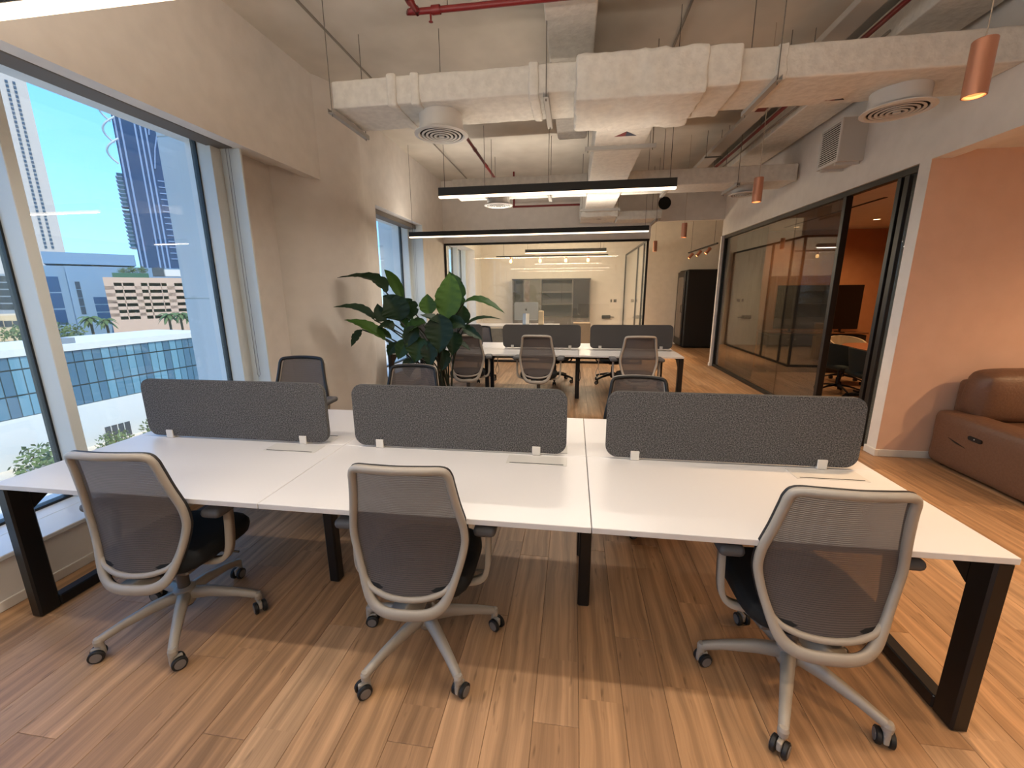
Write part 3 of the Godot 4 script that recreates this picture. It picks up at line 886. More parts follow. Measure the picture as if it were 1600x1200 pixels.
# ============================================================ linear lamps
func build_linear_lamps() -> void:
	linear_lamp("black linear pendant lamp above the front edge of the bench by the window", -2.62, 1.40, -1.35, 3.9)
	linear_lamp("black linear pendant lamp hanging in front of the canvas-wrapped branch duct", -1.34, 0.905, -4.27, 3.4)
	linear_lamp("long black linear pendant lamp above the farther bench desk", -2.80, 1.15, -7.16, 5.2)
	linear_lamp("added unseen linear pendant lamp that brightens the open floor on the sofa side", -2.6, 1.4, 1.1, 5.2)  # invented lamp behind the camera, added as extra room light
	linear_lamp("short black linear pendant lamp inside the glass office", -1.2, 0.75, -10.6, 3.2)
func linear_lamp(label: String, x0: float, x1: float, z: float, e: float) -> void:
	var L := x1 - x0
	var t := thing("linear_lamp", label, "pendant lamp", Vector3((x0 + x1) / 2, 2.525, z), 0.0, "black linear pendant lamps")
	var black := plain("lamp housing black", Color(0.02, 0.018, 0.017), 0.5)
	var q := MB.new()
	q.box(Vector3(0, 0.050, 0), Vector3(L, 0.07, 0.055), 0.002)
	q.box(Vector3(0, 0.012, 0.0255), Vector3(L, 0.008, 0.004)); q.box(Vector3(0, 0.012, -0.0255), Vector3(L, 0.008, 0.004))
	part(t, "housing", q, black)
	q = MB.new()
	q.box(Vector3(0, 0.003, 0), Vector3(L - 0.006, 0.024, 0.049), 0.002)
	part(t, "lamp_diffuser", q, glow("linear lamp glow", Color(1.0, 0.90, 0.78), 3.2))
	for s in [-1.0, 1.0]:
		q = MB.new()
		q.tube([Vector3(s * (L / 2 - 0.06), 0.085, 0), Vector3(s * (L / 2 - 0.06), CEIL - 2.525, 0)], 0.0025, 5)
		part(t, "suspension_wire", q, black)
	q = MB.new()
	q.box(Vector3(0, 0.0845, 0), Vector3(L - 0.2, 0.002, 0.045))
	part(t, "added_uplight_strip", q, glow("linear lamp glow", Color(1.0, 0.90, 0.78), 3.2))  # glowing top strip added to brighten the ceiling, not a known lamp part
	var up := AreaLight3D.new()
	up.name = "added_uplight_light"  # upward fill added along with the strip
	t.add_child(up)
	up.position = Vector3(0, 0.093, 0)
	up.rotation.x = PI / 2
	up.area_size = Vector2(L - 0.2, 0.045)
	up.light_color = lamp_tint; up.light_energy = e * (0.10 if absf(z + 4.27) < 0.2 else (0.5 if z < -6.0 else 1.4))
	up.shadow_enabled = true
	var a := AreaLight3D.new()
	a.name = "lamp_light"
	t.add_child(a)
	a.position = Vector3(0, -0.012, 0)
	a.rotation.x = -PI / 2
	a.area_size = Vector2(L - 0.02, 0.05)
	a.light_color = lamp_tint; a.light_energy = e
	a.shadow_enabled = true

# ============================================================ ducts
var wrinkle: FastNoiseLite
func build_ducts() -> void:
	wrinkle = FastNoiseLite.new()
	wrinkle.seed = 5; wrinkle.frequency = 3.2; wrinkle.fractal_octaves = 4
	wrinkle.noise_type = FastNoiseLite.TYPE_SIMPLEX_SMOOTH; wrinkle.fractal_type = FastNoiseLite.FRACTAL_RIDGED
	var wrap := mottled("canvas duct wrap", Color(0.78, 0.765, 0.735), Color(0.85, 0.835, 0.80), 0.03, 1.5, 0.6, 0.3)
	var strut := plain("galvanised strut", Color(0.66, 0.65, 0.63), 0.45, 0.2)
	var rod := plain("threaded rod", Color(0.45, 0.43, 0.40), 0.5, 0.3)
	# near cross duct with its wide take-off box
	var t := thing("air_duct", "white canvas-wrapped duct crossing the room, ending short of the window wall", "duct", Vector3(0.4, 3.13, -3.94))
	duct_piece(t, "duct_run", Vector3(-2.05, 3.13, -4.2), Vector3(0.02, 3.335, -3.68), wrap)
	duct_piece(t, "duct_run", Vector3(1.12, 3.11, -4.2), Vector3(2.985, 3.325, -3.68), wrap)
	duct_piece(t, "take_off_box", Vector3(-0.02, 3.03, -4.24), Vector3(0.92, 3.335, -3.60), wrap, 0.02)
	duct_piece(t, "reducer", Vector3(0.86, 3.07, -4.2), Vector3(1.16, 3.33, -3.62), wrap, 0.016)
	band(t, -1.52, 3.13, 3.335, -4.2, -3.68, wrap); band(t, -1.32, 3.13, 3.335, -4.2, -3.68, wrap); band(t, -0.35, 3.13, 3.335, -4.2, -3.68, wrap)
	band(t, 1.45, 3.11, 3.325, -4.2, -3.68, wrap)
	for x in [-2.045, -0.25, 1.42]: strut_bar(t, Vector3(x, 3.095, -3.62), Vector3(x, 3.095, -4.27), strut, rod)
	# trunk along the room
	t = thing("air_duct", "white canvas-wrapped trunk duct running away from the cross duct toward the office", "duct", Vector3(0.42, 3.05, -6.6))
	duct_piece(t, "duct_run", Vector3(0.17, 3.05, -9.1), Vector3(0.67, 3.36, -4.25), wrap)
	duct_piece(t, "end_box", Vector3(0.10, 2.98, -9.2), Vector3(0.78, 3.34, -8.45), wrap, 0.03)
	for z in [-4.75, -8.1]: strut_bar(t, Vector3(0.08, 3.03, z), Vector3(0.78, 3.03, z), strut, rod)
	# second cross duct
	t = thing("air_duct", "second white cross duct above the farther bench with round diffusers", "duct", Vector3(0.5, 3.06, -6.85))
	duct_piece(t, "duct_run", Vector3(-1.86, 3.06, -7.1), Vector3(0.16, 3.27, -6.6), wrap)
	duct_piece(t, "duct_run", Vector3(0.68, 3.06, -7.1), Vector3(2.96, 3.27, -6.6), wrap)
	for x in [-1.35, -0.4, 1.3, 2.2]: strut_bar(t, Vector3(x, 3.03, -6.54), Vector3(x, 3.03, -7.16), strut, rod)
	# third cross duct in front of the bulkhead
	t = thing("air_duct", "low white wrapped duct stub running across in front of the bulkhead", "duct", Vector3(1.2, 2.93, -8.8))
	duct_piece(t, "duct_run", Vector3(0.79, 2.93, -9.05), Vector3(1.6, 3.08, -8.6), wrap)
	for x in [1.5]: strut_bar(t, Vector3(x, 2.90, -8.52), Vector3(x, 2.90, -9.12), strut, rod)
	# smaller duct close to the ceiling
	t = thing("air_duct", "narrow white duct under the ceiling passing over the cross duct", "duct", Vector3(-0.07, 3.6, -3.2))
	duct_piece(t, "duct_run", Vector3(-0.26, 3.6, -6.2), Vector3(0.12, 3.86, 1.5), wrap, 0.004)
	var q := MB.new()
	var pr := PackedVector2Array([Vector2(0, 0), Vector2(0, 0.26), Vector2(0.35, 0.26), Vector2(0.35, 0.16), Vector2(0.2, 0.10), Vector2(0.1, 0.04)])
	q.prism(pr, 0.34, Transform3D(Basis(Vector3(0, 0, -1), Vector3(0, 1, 0), Vector3(1, 0, 0)), Vector3(-0.24, 3.6, -6.2) - t.position))
	part(t, "end_boot", q, plain("bare galvanised sheet", Color(0.60, 0.59, 0.57), 0.35, 0.6))
	for z in [-5.3, -1.2]: strut_bar(t, Vector3(-0.33, 3.58, z), Vector3(0.19, 3.58, z), strut, rod)
	# duct running along the wall side
	t = thing("air_duct", "white duct along the ceiling above the meeting-room wall", "duct", Vector3(2.6, 3.3, -4.5))
	duct_piece(t, "duct_run", Vector3(2.45, 3.55, -9.2), Vector3(2.9, 3.8, 1.0), wrap, 0.004)
	# round ceiling diffusers on the ducts
	var dm := plain("diffuser white", Color(0.78, 0.77, 0.75), 0.45)
	var gap := plain("diffuser dark", Color(0.05, 0.05, 0.05), 0.8)
	diffuser("round white diffuser under the cross duct, close to the window wall", Vector3(-1.19, 2.965, -3.94), 0.235, 0.17, dm, gap)
	diffuser("round white diffuser under the cross duct, beside the copper pendant", Vector3(2.46, 2.965, -4.02), 0.235, 0.15, dm, gap)
	diffuser("small round white diffuser under the second cross duct on its window end", Vector3(-1.2, 2.925, -6.87), 0.22, 0.14, dm, gap)
	diffuser("small round white diffuser under the second cross duct by the grille box", Vector3(2.40, 2.955, -6.87), 0.20, 0.11, dm, gap)
	# warning triangles printed on the ducts
	sticker("red and blue triangle sticker under the trunk duct", Vector3(0.45, 3.047, -4.42), 0.12, [Color(0.45, 0.12, 0.13), Color(0.08, 0.16, 0.27)])
	sticker("dark triangle sticker under the narrow ceiling duct", Vector3(-0.07, 3.597, -5.02), 0.10, [Color(0.12, 0.09, 0.07), Color(0.12, 0.09, 0.07)])
	sticker("small dark triangle sticker under the far end of the trunk duct", Vector3(0.45, 2.973, -8.75), 0.10, [Color(0.16, 0.12, 0.10), Color(0.16, 0.12, 0.10)])
	sticker("red and grey triangle sticker under the cross duct next to the grille box", Vector3(2.05, 3.107, -4.08), 0.09, [Color(0.42, 0.13, 0.12), Color(0.10, 0.12, 0.18)])
	# grille box on the wall
	t = thing("grille_box", "white ventilation box with a slatted grille on the wall above the meeting-room glass", "vent", Vector3(2.86, 2.94, -5.47))
	q = MB.new()
	q.span(Vector3(-0.11, 0, -0.2), Vector3(0.129, 0.42, 0.2), 0.003)
	part(t, "box", q, plain("box white", Color(0.74, 0.725, 0.70), 0.5))
	q = MB.new()
	for e in [[Vector3(-0.125, 0.0, -0.2), Vector3(-0.11, 0.03, 0.2)], [Vector3(-0.125, 0.39, -0.2), Vector3(-0.11, 0.42, 0.2)], [Vector3(-0.125, 0.03, -0.2), Vector3(-0.11, 0.39, -0.17)], [Vector3(-0.125, 0.03, 0.17), Vector3(-0.11, 0.39, 0.2)]]: q.span(e[0], e[1], 0.001)
	var fr := part(t, "grille_frame", q, dm)
	q = MB.new()
	q.box(Vector3(-0.1105, 0.21, 0), Vector3(0.002, 0.36, 0.34))
	part(fr, "dark_backing", q, gap)
	q = MB.new()
	q.box(Vector3.ZERO, Vector3(0.012, 0.009, 0.34), 0.001, Basis(Vector3.BACK, 0.5))
	var sl := shape([[q, dm]])
	for k in 16: piece(fr, "slat", sl, Vector3(-0.119, 0.045 + k * 0.0222, 0))
	q = MB.new()
	q.span(Vector3(-0.11, -0.025, -0.15), Vector3(0.12, 0.0, -0.12)); q.span(Vector3(-0.11, -0.025, 0.12), Vector3(0.12, 0.0, 0.15))
	part(t, "bracket", q, dm)
func duct_piece(t: Node3D, called: String, a: Vector3, b: Vector3, m: Material, amp := 0.006) -> void:
	var q := MB.new()
	q.rbox((a + b) * 0.5 - t.position, (b - a).abs(), 0.014, 0.05, 0.003, wrinkle, amp)
	part(t, called, q, m)
func band(t: Node3D, x: float, y0: float, y1: float, z0: float, z1: float, m: Material) -> void:
	var q := MB.new()
	q.rbox(Vector3(x, (y0 + y1) / 2, (z0 + z1) / 2) - t.position, Vector3(0.07, y1 - y0 + 0.022, z1 - z0 + 0.022), 0.012, 0.03, 0.0, wrinkle, 0.014)
	part(t, "joint_band", q, m)
func strut_bar(t: Node3D, a: Vector3, b: Vector3, strut: Material, rod: Material) -> void:
	var d := (b - a).normalized()
	var side := d.cross(Vector3.UP)
	var q := MB.new()
	var B := Basis(side, Vector3.UP, -d)
	var L := a.distance_to(b)
	var c := (a + b) / 2 - t.position
	q.box(c + Vector3(0, -0.016, 0), Vector3(0.042, 0.004, L), 0.0, B)
	q.box(c + side * 0.02, Vector3(0.003, 0.036, L), 0.0, B); q.box(c - side * 0.02, Vector3(0.003, 0.036, L), 0.0, B)
	var h := part(t, "hanger_bar", q, strut)
	for p: Vector3 in [a + d * 0.03, b - d * 0.03]:
		q = MB.new()
		q.tube([p - t.position + Vector3(0, -0.035, 0), Vector3(p.x, CEIL, p.z) - t.position], 0.004, 6)
		part(h, "rod", q, rod)
func diffuser(label: String, at: Vector3, r: float, neck: float, m: Material, dark: Material) -> void:
	var t := thing("ceiling_diffuser", label, "air diffuser", at, 0.0, "round diffusers under the ducts")
	var q := MB.new()
	q.lathe([Vector2(r * 0.80, 0.01), Vector2(r * 0.80, neck)], 40)
	part(t, "neck", q, m)
	q = MB.new()
	q.lathe([Vector2(r * 0.80, 0.012), Vector2(r, 0.008), Vector2(r, 0.0), Vector2(r * 0.86, -0.008), Vector2(r * 0.80, 0.0), Vector2(r * 0.80, 0.03)], 40)
	part(t, "flange", q, m)
	q = MB.new()
	q.lathe([Vector2(0, 0.014), Vector2(r * 0.81, 0.014)], 40)
	part(t, "throat", q, dark)
	for k in 5:
		var a := r * (0.735 - 0.15 * k); var b := r * (0.655 - 0.15 * k)
		var y := -0.004 - 0.003 * k
		q = MB.new()
		if k < 4: q.lathe([Vector2(b, y + 0.012), Vector2(a, y + 0.004), Vector2(a, y), Vector2(b, y), Vector2(b, y + 0.012)], 36)
		else: q.lathe([Vector2(0, y), Vector2(r * 0.11, y), Vector2(r * 0.09, 0.012)], 24)
		part(t, "cone_ring", q, m)
func sticker(label: String, at: Vector3, s: float, cols: Array) -> void:
	var t := thing("triangle_sticker", label, "sticker", at, 0.0, "triangle stickers on the ducts")
	for k in 2:
		var q := MB.new()
		var g := -1.0 if k == 0 else 1.0
		var p := PackedVector2Array([Vector2(0, s * 0.5), Vector2(g * s * 0.85, -s * 0.5), Vector2(0, -s * 0.5)])
		q.prism(p, 0.0015, Transform3D(Basis(Vector3(1, 0, 0), Vector3(0, 0, 1), Vector3(0, -1, 0)), Vector3.ZERO))
		part(t, "triangle_half", q, plain("sticker %s" % str(cols[k]), cols[k], 0.5))

# ============================================================ pipes, trays, conduits
func build_ceiling_services() -> void:
	var red := plain("fire pipe red", Color(0.42, 0.035, 0.045), 0.4)
	var grey := plain("conduit", Color(0.50, 0.47, 0.43), 0.5)
	var rod := plain("threaded rod", Color(0.45, 0.43, 0.40), 0.5)
	var t := thing("sprinkler_pipe", "red sprinkler pipe with an elbow near the ceiling above the bench", "pipe", Vector3(-0.4, 3.5, -3.2))
	var q := MB.new()
	q.tube(curve([Vector3(1.2, 0, -0.04), Vector3(-0.62, 0, -0.03), Vector3(-0.70, 0, 0.0), Vector3(-0.72, 0, 0.08), Vector3(-0.74, 0.0, 1.4)], 5), 0.02, 10)
	part(t, "pipe", q, red)
	q = MB.new()
	q.lathe([Vector2(0.028, -0.03), Vector2(0.028, 0.03)], 12, Transform3D(Basis(Vector3(0, 1, 0), Vector3(-1, 0, 0), Vector3(0, 0, 1)), Vector3(-0.58, 0, -0.03)))
	q.lathe([Vector2(0.028, -0.03), Vector2(0.028, 0.03)], 12, Transform3D(Basis(Vector3.RIGHT, PI / 2), Vector3(-0.722, 0, 0.1)))
	part(t, "coupling", q, red)
	q = MB.new()
	q.lathe([Vector2(0, -0.06), Vector2(0.016, -0.058), Vector2(0.006, -0.05), Vector2(0.008, 0.0)], 10, Transform3D(Basis(), Vector3(-0.62, -0.01, -0.03)))
	part(t, "sprinkler_head", q, red)
	q = MB.new()
	for x in [-0.5, 0.6]: q.tube([Vector3(x, 0.02, -0.035), Vector3(x, CEIL - 3.5, -0.035)], 0.004, 6)
	part(t, "hanger_rod", q, rod)
	t = thing("sprinkler_pipe", "red sprinkler pipe running along the ceiling over the plant", "pipe", Vector3(-1.45, 3.6, -6.6))
	q = MB.new(); q.tube([Vector3(0, 0, 2.2), Vector3(0, 0, -2.3)], 0.02, 10)
	part(t, "pipe", q, red)
	q = MB.new()
	for z in [-0.6, 0.2]: q.lathe([Vector2(0.028, -0.03), Vector2(0.028, 0.03)], 12, Transform3D(Basis(Vector3.RIGHT, PI / 2), Vector3(0, 0, z)))
	part(t, "coupling", q, red)
	q = MB.new()
	for z in [-1.4, 1.3]: q.tube([Vector3(0, 0.02, z), Vector3(0, CEIL - 3.6, z)], 0.004, 6)
	part(t, "hanger_rod", q, rod)
	t = thing("sprinkler_pipe", "red sprinkler pipe beside the cable tray over the aisle", "pipe", Vector3(2.28, 3.6, -5.6))
	q = MB.new(); q.tube([Vector3(0, 0, 4.2), Vector3(0, 0, -3.6)], 0.021, 10)
	part(t, "pipe", q, red)
	q = MB.new()
	for z in [-2.4, -0.6]: q.tube([Vector3(0, 0.02, z), Vector3(0, CEIL - 3.6, z)], 0.004, 6)
	part(t, "hanger_rod", q, rod)
	t = thing("sprinkler_pipe", "thin red pipe crossing in front of the bulkhead above the partition", "pipe", Vector3(-0.55, 3.3, -9.0))
	q = MB.new(); q.tube([Vector3(-0.72, 0, 0), Vector3(0.66, 0, 0)], 0.02, 10); q.tube([Vector3(-0.70, 0, 0), Vector3(-0.70, CEIL - 3.3, 0)], 0.018, 8)
	part(t, "pipe", q, red)
	# conduits
	q = MB.new(); q.tube([Vector3(-2.25, 3.9, 2.0), Vector3(-2.25, 3.9, -9.4)], 0.011, 8)
	one("conduit", "thin grey conduit along the ceiling close to the window wall", "conduit", q, grey)
	q = MB.new(); q.tube(curve([Vector3(2.42, 3.6, -4.2), Vector3(2.40, 3.58, -5.3), Vector3(2.36, 3.57, -6.2), Vector3(2.40, 3.6, -7.2), Vector3(2.38, 3.6, -9.3)], 6), 0.012, 7)
	one("conduit", "sagging grey conduit beside the red pipe over the aisle", "conduit", q, grey)
	q = MB.new(); q.tube([Vector3(0.9, 3.92, 0.5), Vector3(0.9, 3.92, -9.4)], 0.012, 8)
	one("conduit", "grey conduit on the ceiling above the trunk duct", "conduit", q, grey)
	# cable tray
	t = thing("cable_tray", "white cable tray under the ceiling along the red pipe", "cable tray", Vector3(2.05, 3.6, -4.3))
	q = MB.new()
	q.box(Vector3.ZERO, Vector3(0.18, 0.006, 10.0)); q.box(Vector3(-0.09, 0.025, 0), Vector3(0.004, 0.05, 10.0)); q.box(Vector3(0.09, 0.025, 0), Vector3(0.004, 0.05, 10.0))
	part(t, "tray", q, plain("tray white", Color(0.70, 0.68, 0.65), 0.5))
	q = MB.new(); q.box(Vector3(-0.0, -0.004, -1.15), Vector3(0.11, 0.002, 0.42))
	part(t, "red_label", q, plain("tray label", Color(0.42, 0.10, 0.06), 0.6))
	for z in [2.0, -0.5, -3.0]:
		q = MB.new(); q.tube([Vector3(-0.1, -0.01, z), Vector3(-0.1, CEIL - 3.6, z)], 0.004, 6); q.tube([Vector3(0.1, -0.01, z), Vector3(0.1, CEIL - 3.6, z)], 0.004, 6); q.box(Vector3(0, -0.012, z), Vector3(0.24, 0.016, 0.03))
		part(t, "hanger", q, rod)
	# round black loudspeaker in the bulkhead
	q = MB.new()
	q.lathe([Vector2(0, 0.012), Vector2(0.105, 0.012), Vector2(0.125, 0.0), Vector2(0.125, -0.004)], 32, Transform3D(Basis(Vector3.RIGHT, PI / 2), Vector3(1.80, 3.355, -9.461)))
	one("loudspeaker", "round black loudspeaker set in the white bulkhead by the corridor", "loudspeaker", q, plain("speaker black", Color(0.012, 0.012, 0.013), 0.8))

# ============================================================ copper pendants
func build_pendants() -> void:
	var list := [[-2.37, "copper cylinder pendant lamp hanging beside the cross duct and its round diffuser"], [-4.66, "copper cylinder pendant lamp below the second cross duct"], [-7.45, "small copper cylinder pendant lamp past the farther bench end"], [-9.94, "tiny copper cylinder pendant lamp at the corridor mouth beyond the bulkhead"]]
	for e in list: pendant(Vector3(1.75, 2.45, e[0]), e[1], 3.2)
	pendant(Vector3(1.75, 2.45, -0.3), "copper cylinder pendant lamp over the floor behind the bench end", 3.2)
func pendant(at: Vector3, label: String, e: float) -> void:
	var copper := plain("brushed copper", Color(0.74, 0.52, 0.42), 0.38, 0.7)
	var top := CEIL if at.x < 3.0 else 2.75
	var t := thing("copper_pendant", label, "pendant lamp", at, 0.0, "copper cylinder pendants")
	var q := MB.new()
	q.lathe([Vector2(0.038, 0.012), Vector2(0.038, 0.0), Vector2(0.043, 0.0), Vector2(0.043, 0.218), Vector2(0.040, 0.222), Vector2(0, 0.222)], 28)
	q.lathe([Vector2(0.038, 0.012), Vector2(0.032, 0.04)], 28)
	part(t, "shade", q, copper)
	q = MB.new()
	q.lathe([Vector2(0, 0.022), Vector2(0.036, 0.022)], 24)
	part(t, "lamp_lens", q, glow("pendant lamp glow", Color(1.0, 0.84, 0.58), 12.0))
	q = MB.new()
	q.tube([Vector3(0, 0.22, 0), Vector3(0, top - at.y, 0)], 0.0028, 6)
	part(t, "cord", q, plain("cord pale", Color(0.66, 0.60, 0.53), 0.6))
	var s := SpotLight3D.new()
	s.name = "lamp_light"
	t.add_child(s)
	s.position = Vector3(0, 0.012, 0); s.rotation.x = -PI / 2
	s.spot_angle = 50.0; s.spot_range = 12.0; s.spot_attenuation = 2.0
	s.light_color = warm_tint; s.light_energy = e; s.light_size = 0.03
	s.shadow_enabled = true

# ============================================================ sofa
func build_sofa() -> void:
	var hide := mottled("brown leather", Color(0.38, 0.27, 0.20), Color(0.43, 0.31, 0.235), 0.05, 3.0, 0.48, 0.25)
	var dark := plain("sofa dark", Color(0.035, 0.025, 0.022), 0.6)
	var nz := FastNoiseLite.new(); nz.seed = 9; nz.frequency = 2.2
	var t := thing("recliner_sofa", "brown leather recliner sofa in the clay-pink niche", "sofa", Vector3(4.43, 0, -3.8))
	for s in [-1.0, 1.0]:
		var q := MB.new()
		q.rbox(Vector3(s * 0.93, 0.27, 0.03), Vector3(0.25, 0.49, 1.02), 0.06, 0.07, 0.012, nz, 0.008)
		var arm := part(t, "arm", q, hide)
		if s < 0:
			q = MB.new()
			var cap := PackedVector2Array()
			for p: Vector2 in rrect(0.125, 0.034, 0.016, 5): cap.append(p)
			q.prism(cap, 0.012, Transform3D(Basis(Vector3(0, -0.05, 1).normalized(), Vector3(0, 1, 0.05).normalized(), Vector3(-1, 0, 0)), Vector3(-1.062, 0.37, -0.02)))
			part(arm, "control_panel", q, dark)
			q = MB.new()
			q.lathe([Vector2(0, 0.002), Vector2(0.006, 0.002)], 10, Transform3D(Basis(Vector3.BACK, PI / 2), Vector3(-1.074, 0.372, -0.02)))
			part(arm, "button", q, plain("button pale", Color(0.7, 0.7, 0.68), 0.4))
			q = MB.new()
			q.sweep([Vector3(-1.064, 0.305, -0.27), Vector3(-1.068, 0.285, -0.18), Vector3(-1.064, 0.265, -0.07)], rrect(0.014, 0.012, 0.005, 2), Vector3.LEFT, false, [0.2, 1.0, 0.2])
			part(arm, "pull_slit", q, plain("slit brown", Color(0.07, 0.035, 0.02), 0.7))
	for s in [-1.0, 1.0]:
		var q := MB.new()
		q.rbox(Vector3(s * 0.40, 0.36, 0.10), Vector3(0.80, 0.20, 0.86), 0.07, 0.08, 0.02, nz, 0.008)
		part(t, "seat_cushion", q, hide)
		q = MB.new()
		q.rbox(Vector3(s * 0.455, 0.685, -0.33), Vector3(0.91, 0.44, 0.25), 0.075, 0.07, 0.03, nz, 0.012, Basis(Vector3.RIGHT, 0.12))
		part(t, "back_cushion", q, hide)
	var q := MB.new()
	q.rbox(Vector3(0, 0.43, -0.415), Vector3(1.80, 0.76, 0.18), 0.05, 0.15)
	q.rbox(Vector3(0, 0.16, 0.05), Vector3(1.70, 0.20, 0.85), 0.04, 0.2)
	part(t, "body", q, hide)
	q = MB.new()
	for x in [-0.95, 0.95]:
		for z in [-0.38, 0.42]: q.lathe([Vector2(0, 0), Vector2(0.03, 0), Vector2(0.03, 0.06)], 10, Transform3D(Basis(), Vector3(x, 0, z)))
	part(t, "feet", q, dark)

# ============================================================ plant
func leaf_mesh(q: MB, a: Vector3, mid: Vector3, b: Vector3, w: float, face: Vector3, fold: float, tear := 0.0) -> void:
	var pts: Array = []
	var N := 18
	for i in N + 1:
		var t := i / float(N)
		var p := a.lerp(mid, t).lerp(mid.lerp(b, t), t)
		var T := ((mid - a).lerp(b - mid, t)).normalized()
		var S := T.cross(face).normalized()
		var U := S.cross(T).normalized()
		var hw := w * pow(sin(PI * clampf(pow(t, 0.80), 0.0, 1.0)), 0.95)
		if t > 0.97: hw *= 0.5
		var row: Array = []
		for j in 9:
			var s := (j - 4) / 4.0
			var cut := tear * hw * (0.22 if (i % 5 == 2 and absf(s) > 0.6) else 0.0)
			var ripple := 0.05 * w * sin(i * 2.1 + s * 3.0) * absf(s)
			row.append(p + S * s * (hw - cut) + U * (absf(s) * hw * fold + ripple - (0.02 * w if j == 4 else 0.0)))
		pts.append(row)
	q.grid(pts, 1, 1)
func build_plant() -> void:
	var Z := -4.75
	var root := at_z(692, 600, Z); root.y = 0
	var t := thing("potted_plant", "large potted strelitzia with broad dark green leaves beside the round column", "plant", root)
	var q := MB.new()
	q.lathe([Vector2(0, 0.0), Vector2(0.17, 0.0), Vector2(0.21, 0.36), Vector2(0.195, 0.36), Vector2(0.185, 0.32), Vector2(0, 0.32)], 32)
	part(t, "pot", q, plain("pot grey", Color(0.30, 0.29, 0.28), 0.6))
	q = MB.new()
	q.lathe([Vector2(0, 0.328), Vector2(0.185, 0.322)], 24)
	part(t, "soil", q, mottled("soil", Color(0.04, 0.028, 0.02), Color(0.09, 0.065, 0.045), 0.1, 8.0, 0.95))
	var gm: Array = []
	for c in [Color(0.018, 0.046, 0.010), Color(0.010, 0.024, 0.010), Color(0.038, 0.085, 0.012), Color(0.016, 0.034, 0.018)]:
		var m := plain("leaf green %d" % gm.size(), c, 0.45)
		m.albedo_color = c.linear_to_srgb()
		m.metallic_specular = 0.35
		m.backlight_enabled = true; m.backlight = Color(0.06, 0.13, 0.015)
		gm.append(m)
	var stem_m := plain("stem green", Color(0.09, 0.12, 0.06), 0.5)
	# leaf: base pixel, mid pixel, tip pixel, depth of base, depth of tip, half width, colour, fold, face
	var F := Vector3(0.1, 0.25, 1.0); var UPF := Vector3(0.1, 1.0, 0.45)
	var list := [
		[[604, 458], [596, 425], [527, 434], 0.0, -0.1, 0.10, 1, 0.35, UPF], [[630, 470], [618, 436], [600, 421], -0.25, -0.35, 0.075, 2, 0.30, F],
		[[625, 502], [622, 478], [598, 462], 0.1, 0.15, 0.17, 1, 0.25, F], [[640, 500], [640, 478], [630, 466], 0.05, 0.0, 0.13, 1, 0.2, F],
		[[585, 500], [566, 478], [521, 480], 0.1, 0.2, 0.08, 3, 0.5, UPF], [[603, 532], [575, 508], [538, 500], 0.2, 0.3, 0.095, 2, 0.4, UPF],
		[[566, 515], [556, 525], [549, 542], 0.15, 0.2, 0.05, 3, 0.5, F], [[694, 500], [705, 462], [703, 424], 0.15, 0.1, 0.155, 2, 0.18, F],
		[[672, 492], [668, 475], [668, 459], 0.2, 0.2, 0.10, 2, 0.35, F], [[706, 492], [720, 455], [701, 424], -0.05, -0.15, 0.13, 0, 0.25, F],
		[[724, 474], [745, 460], [789, 490], 0.0, 0.15, 0.075, 0, 0.45, UPF], [[726, 512], [742, 492], [784, 499], 0.1, 0.2, 0.04, 1, 0.6, UPF],
		[[722, 510], [735, 516], [755, 532], 0.2, 0.3, 0.055, 1, 0.4, F], [[684, 490], [690, 520], [686, 552], 0.3, 0.35, 0.16, 1, 0.3, F],
		[[666, 505], [645, 505], [628, 528], 0.25, 0.3, 0.12, 0, 0.3, UPF], [[650, 525], [655, 545], [648, 567], 0.3, 0.35, 0.13, 0, 0.25, F],
		[[638, 530], [628, 545], [622, 562], 0.25, 0.3, 0.09, 0, 0.3, F], [[604, 500], [592, 492], [590, 474], 0.0, 0.0, 0.09, 1, 0.2, F],
		[[620, 535], [612, 545], [606, 556], 0.2, 0.2, 0.07, 1, 0.3, F], [[718, 505], [726, 495], [722, 475], -0.1, -0.15, 0.10, 1, 0.2, F],
		[[705, 520], [712, 530], [706, 556], 0.15, 0.2, 0.11, 1, 0.3, F], [[662, 560], [668, 545], [672, 530], 0.1, 0.1, 0.09, 3, 0.25, F], [[615, 515], [606, 505], [590, 512], 0.15, 0.2, 0.10, 1, 0.3, UPF],
		[[716, 466], [724, 455], [722, 458], -0.1, -0.15, 0.05, 0, 0.3, F], [[690, 545], [700, 560], [690, 580], 0.1, 0.12, 0.08, 3, 0.3, F],
		[[688, 505], [676, 498], [656, 492], 0.28, 0.34, 0.075, 1, 0.4, UPF], [[700, 505], [716, 500], [728, 512], 0.22, 0.3, 0.08, 1, 0.35, F], [[636, 515], [630, 500], [634, 488], 0.0, -0.05, 0.06, 2, 0.3, F],
		[[645, 560], [636, 572], [640, 590], 0.15, 0.2, 0.085, 3, 0.3, F], [[612, 530], [598, 520], [576, 505], 0.05, 0.1, 0.06, 0, 0.4, UPF], [[664, 535], [676, 548], [670, 575], 0.32, 0.36, 0.10, 1, 0.3, F],
		[[700, 530], [722, 535], [735, 548], 0.1, 0.15, 0.05, 1, 0.4, UPF], [[655, 512], [640, 522], [634, 545], 0.3, 0.36, 0.09, 1, 0.3, F], [[708, 470], [715, 440], [712, 430], -0.15, -0.2, 0.09, 1, 0.2, F]]
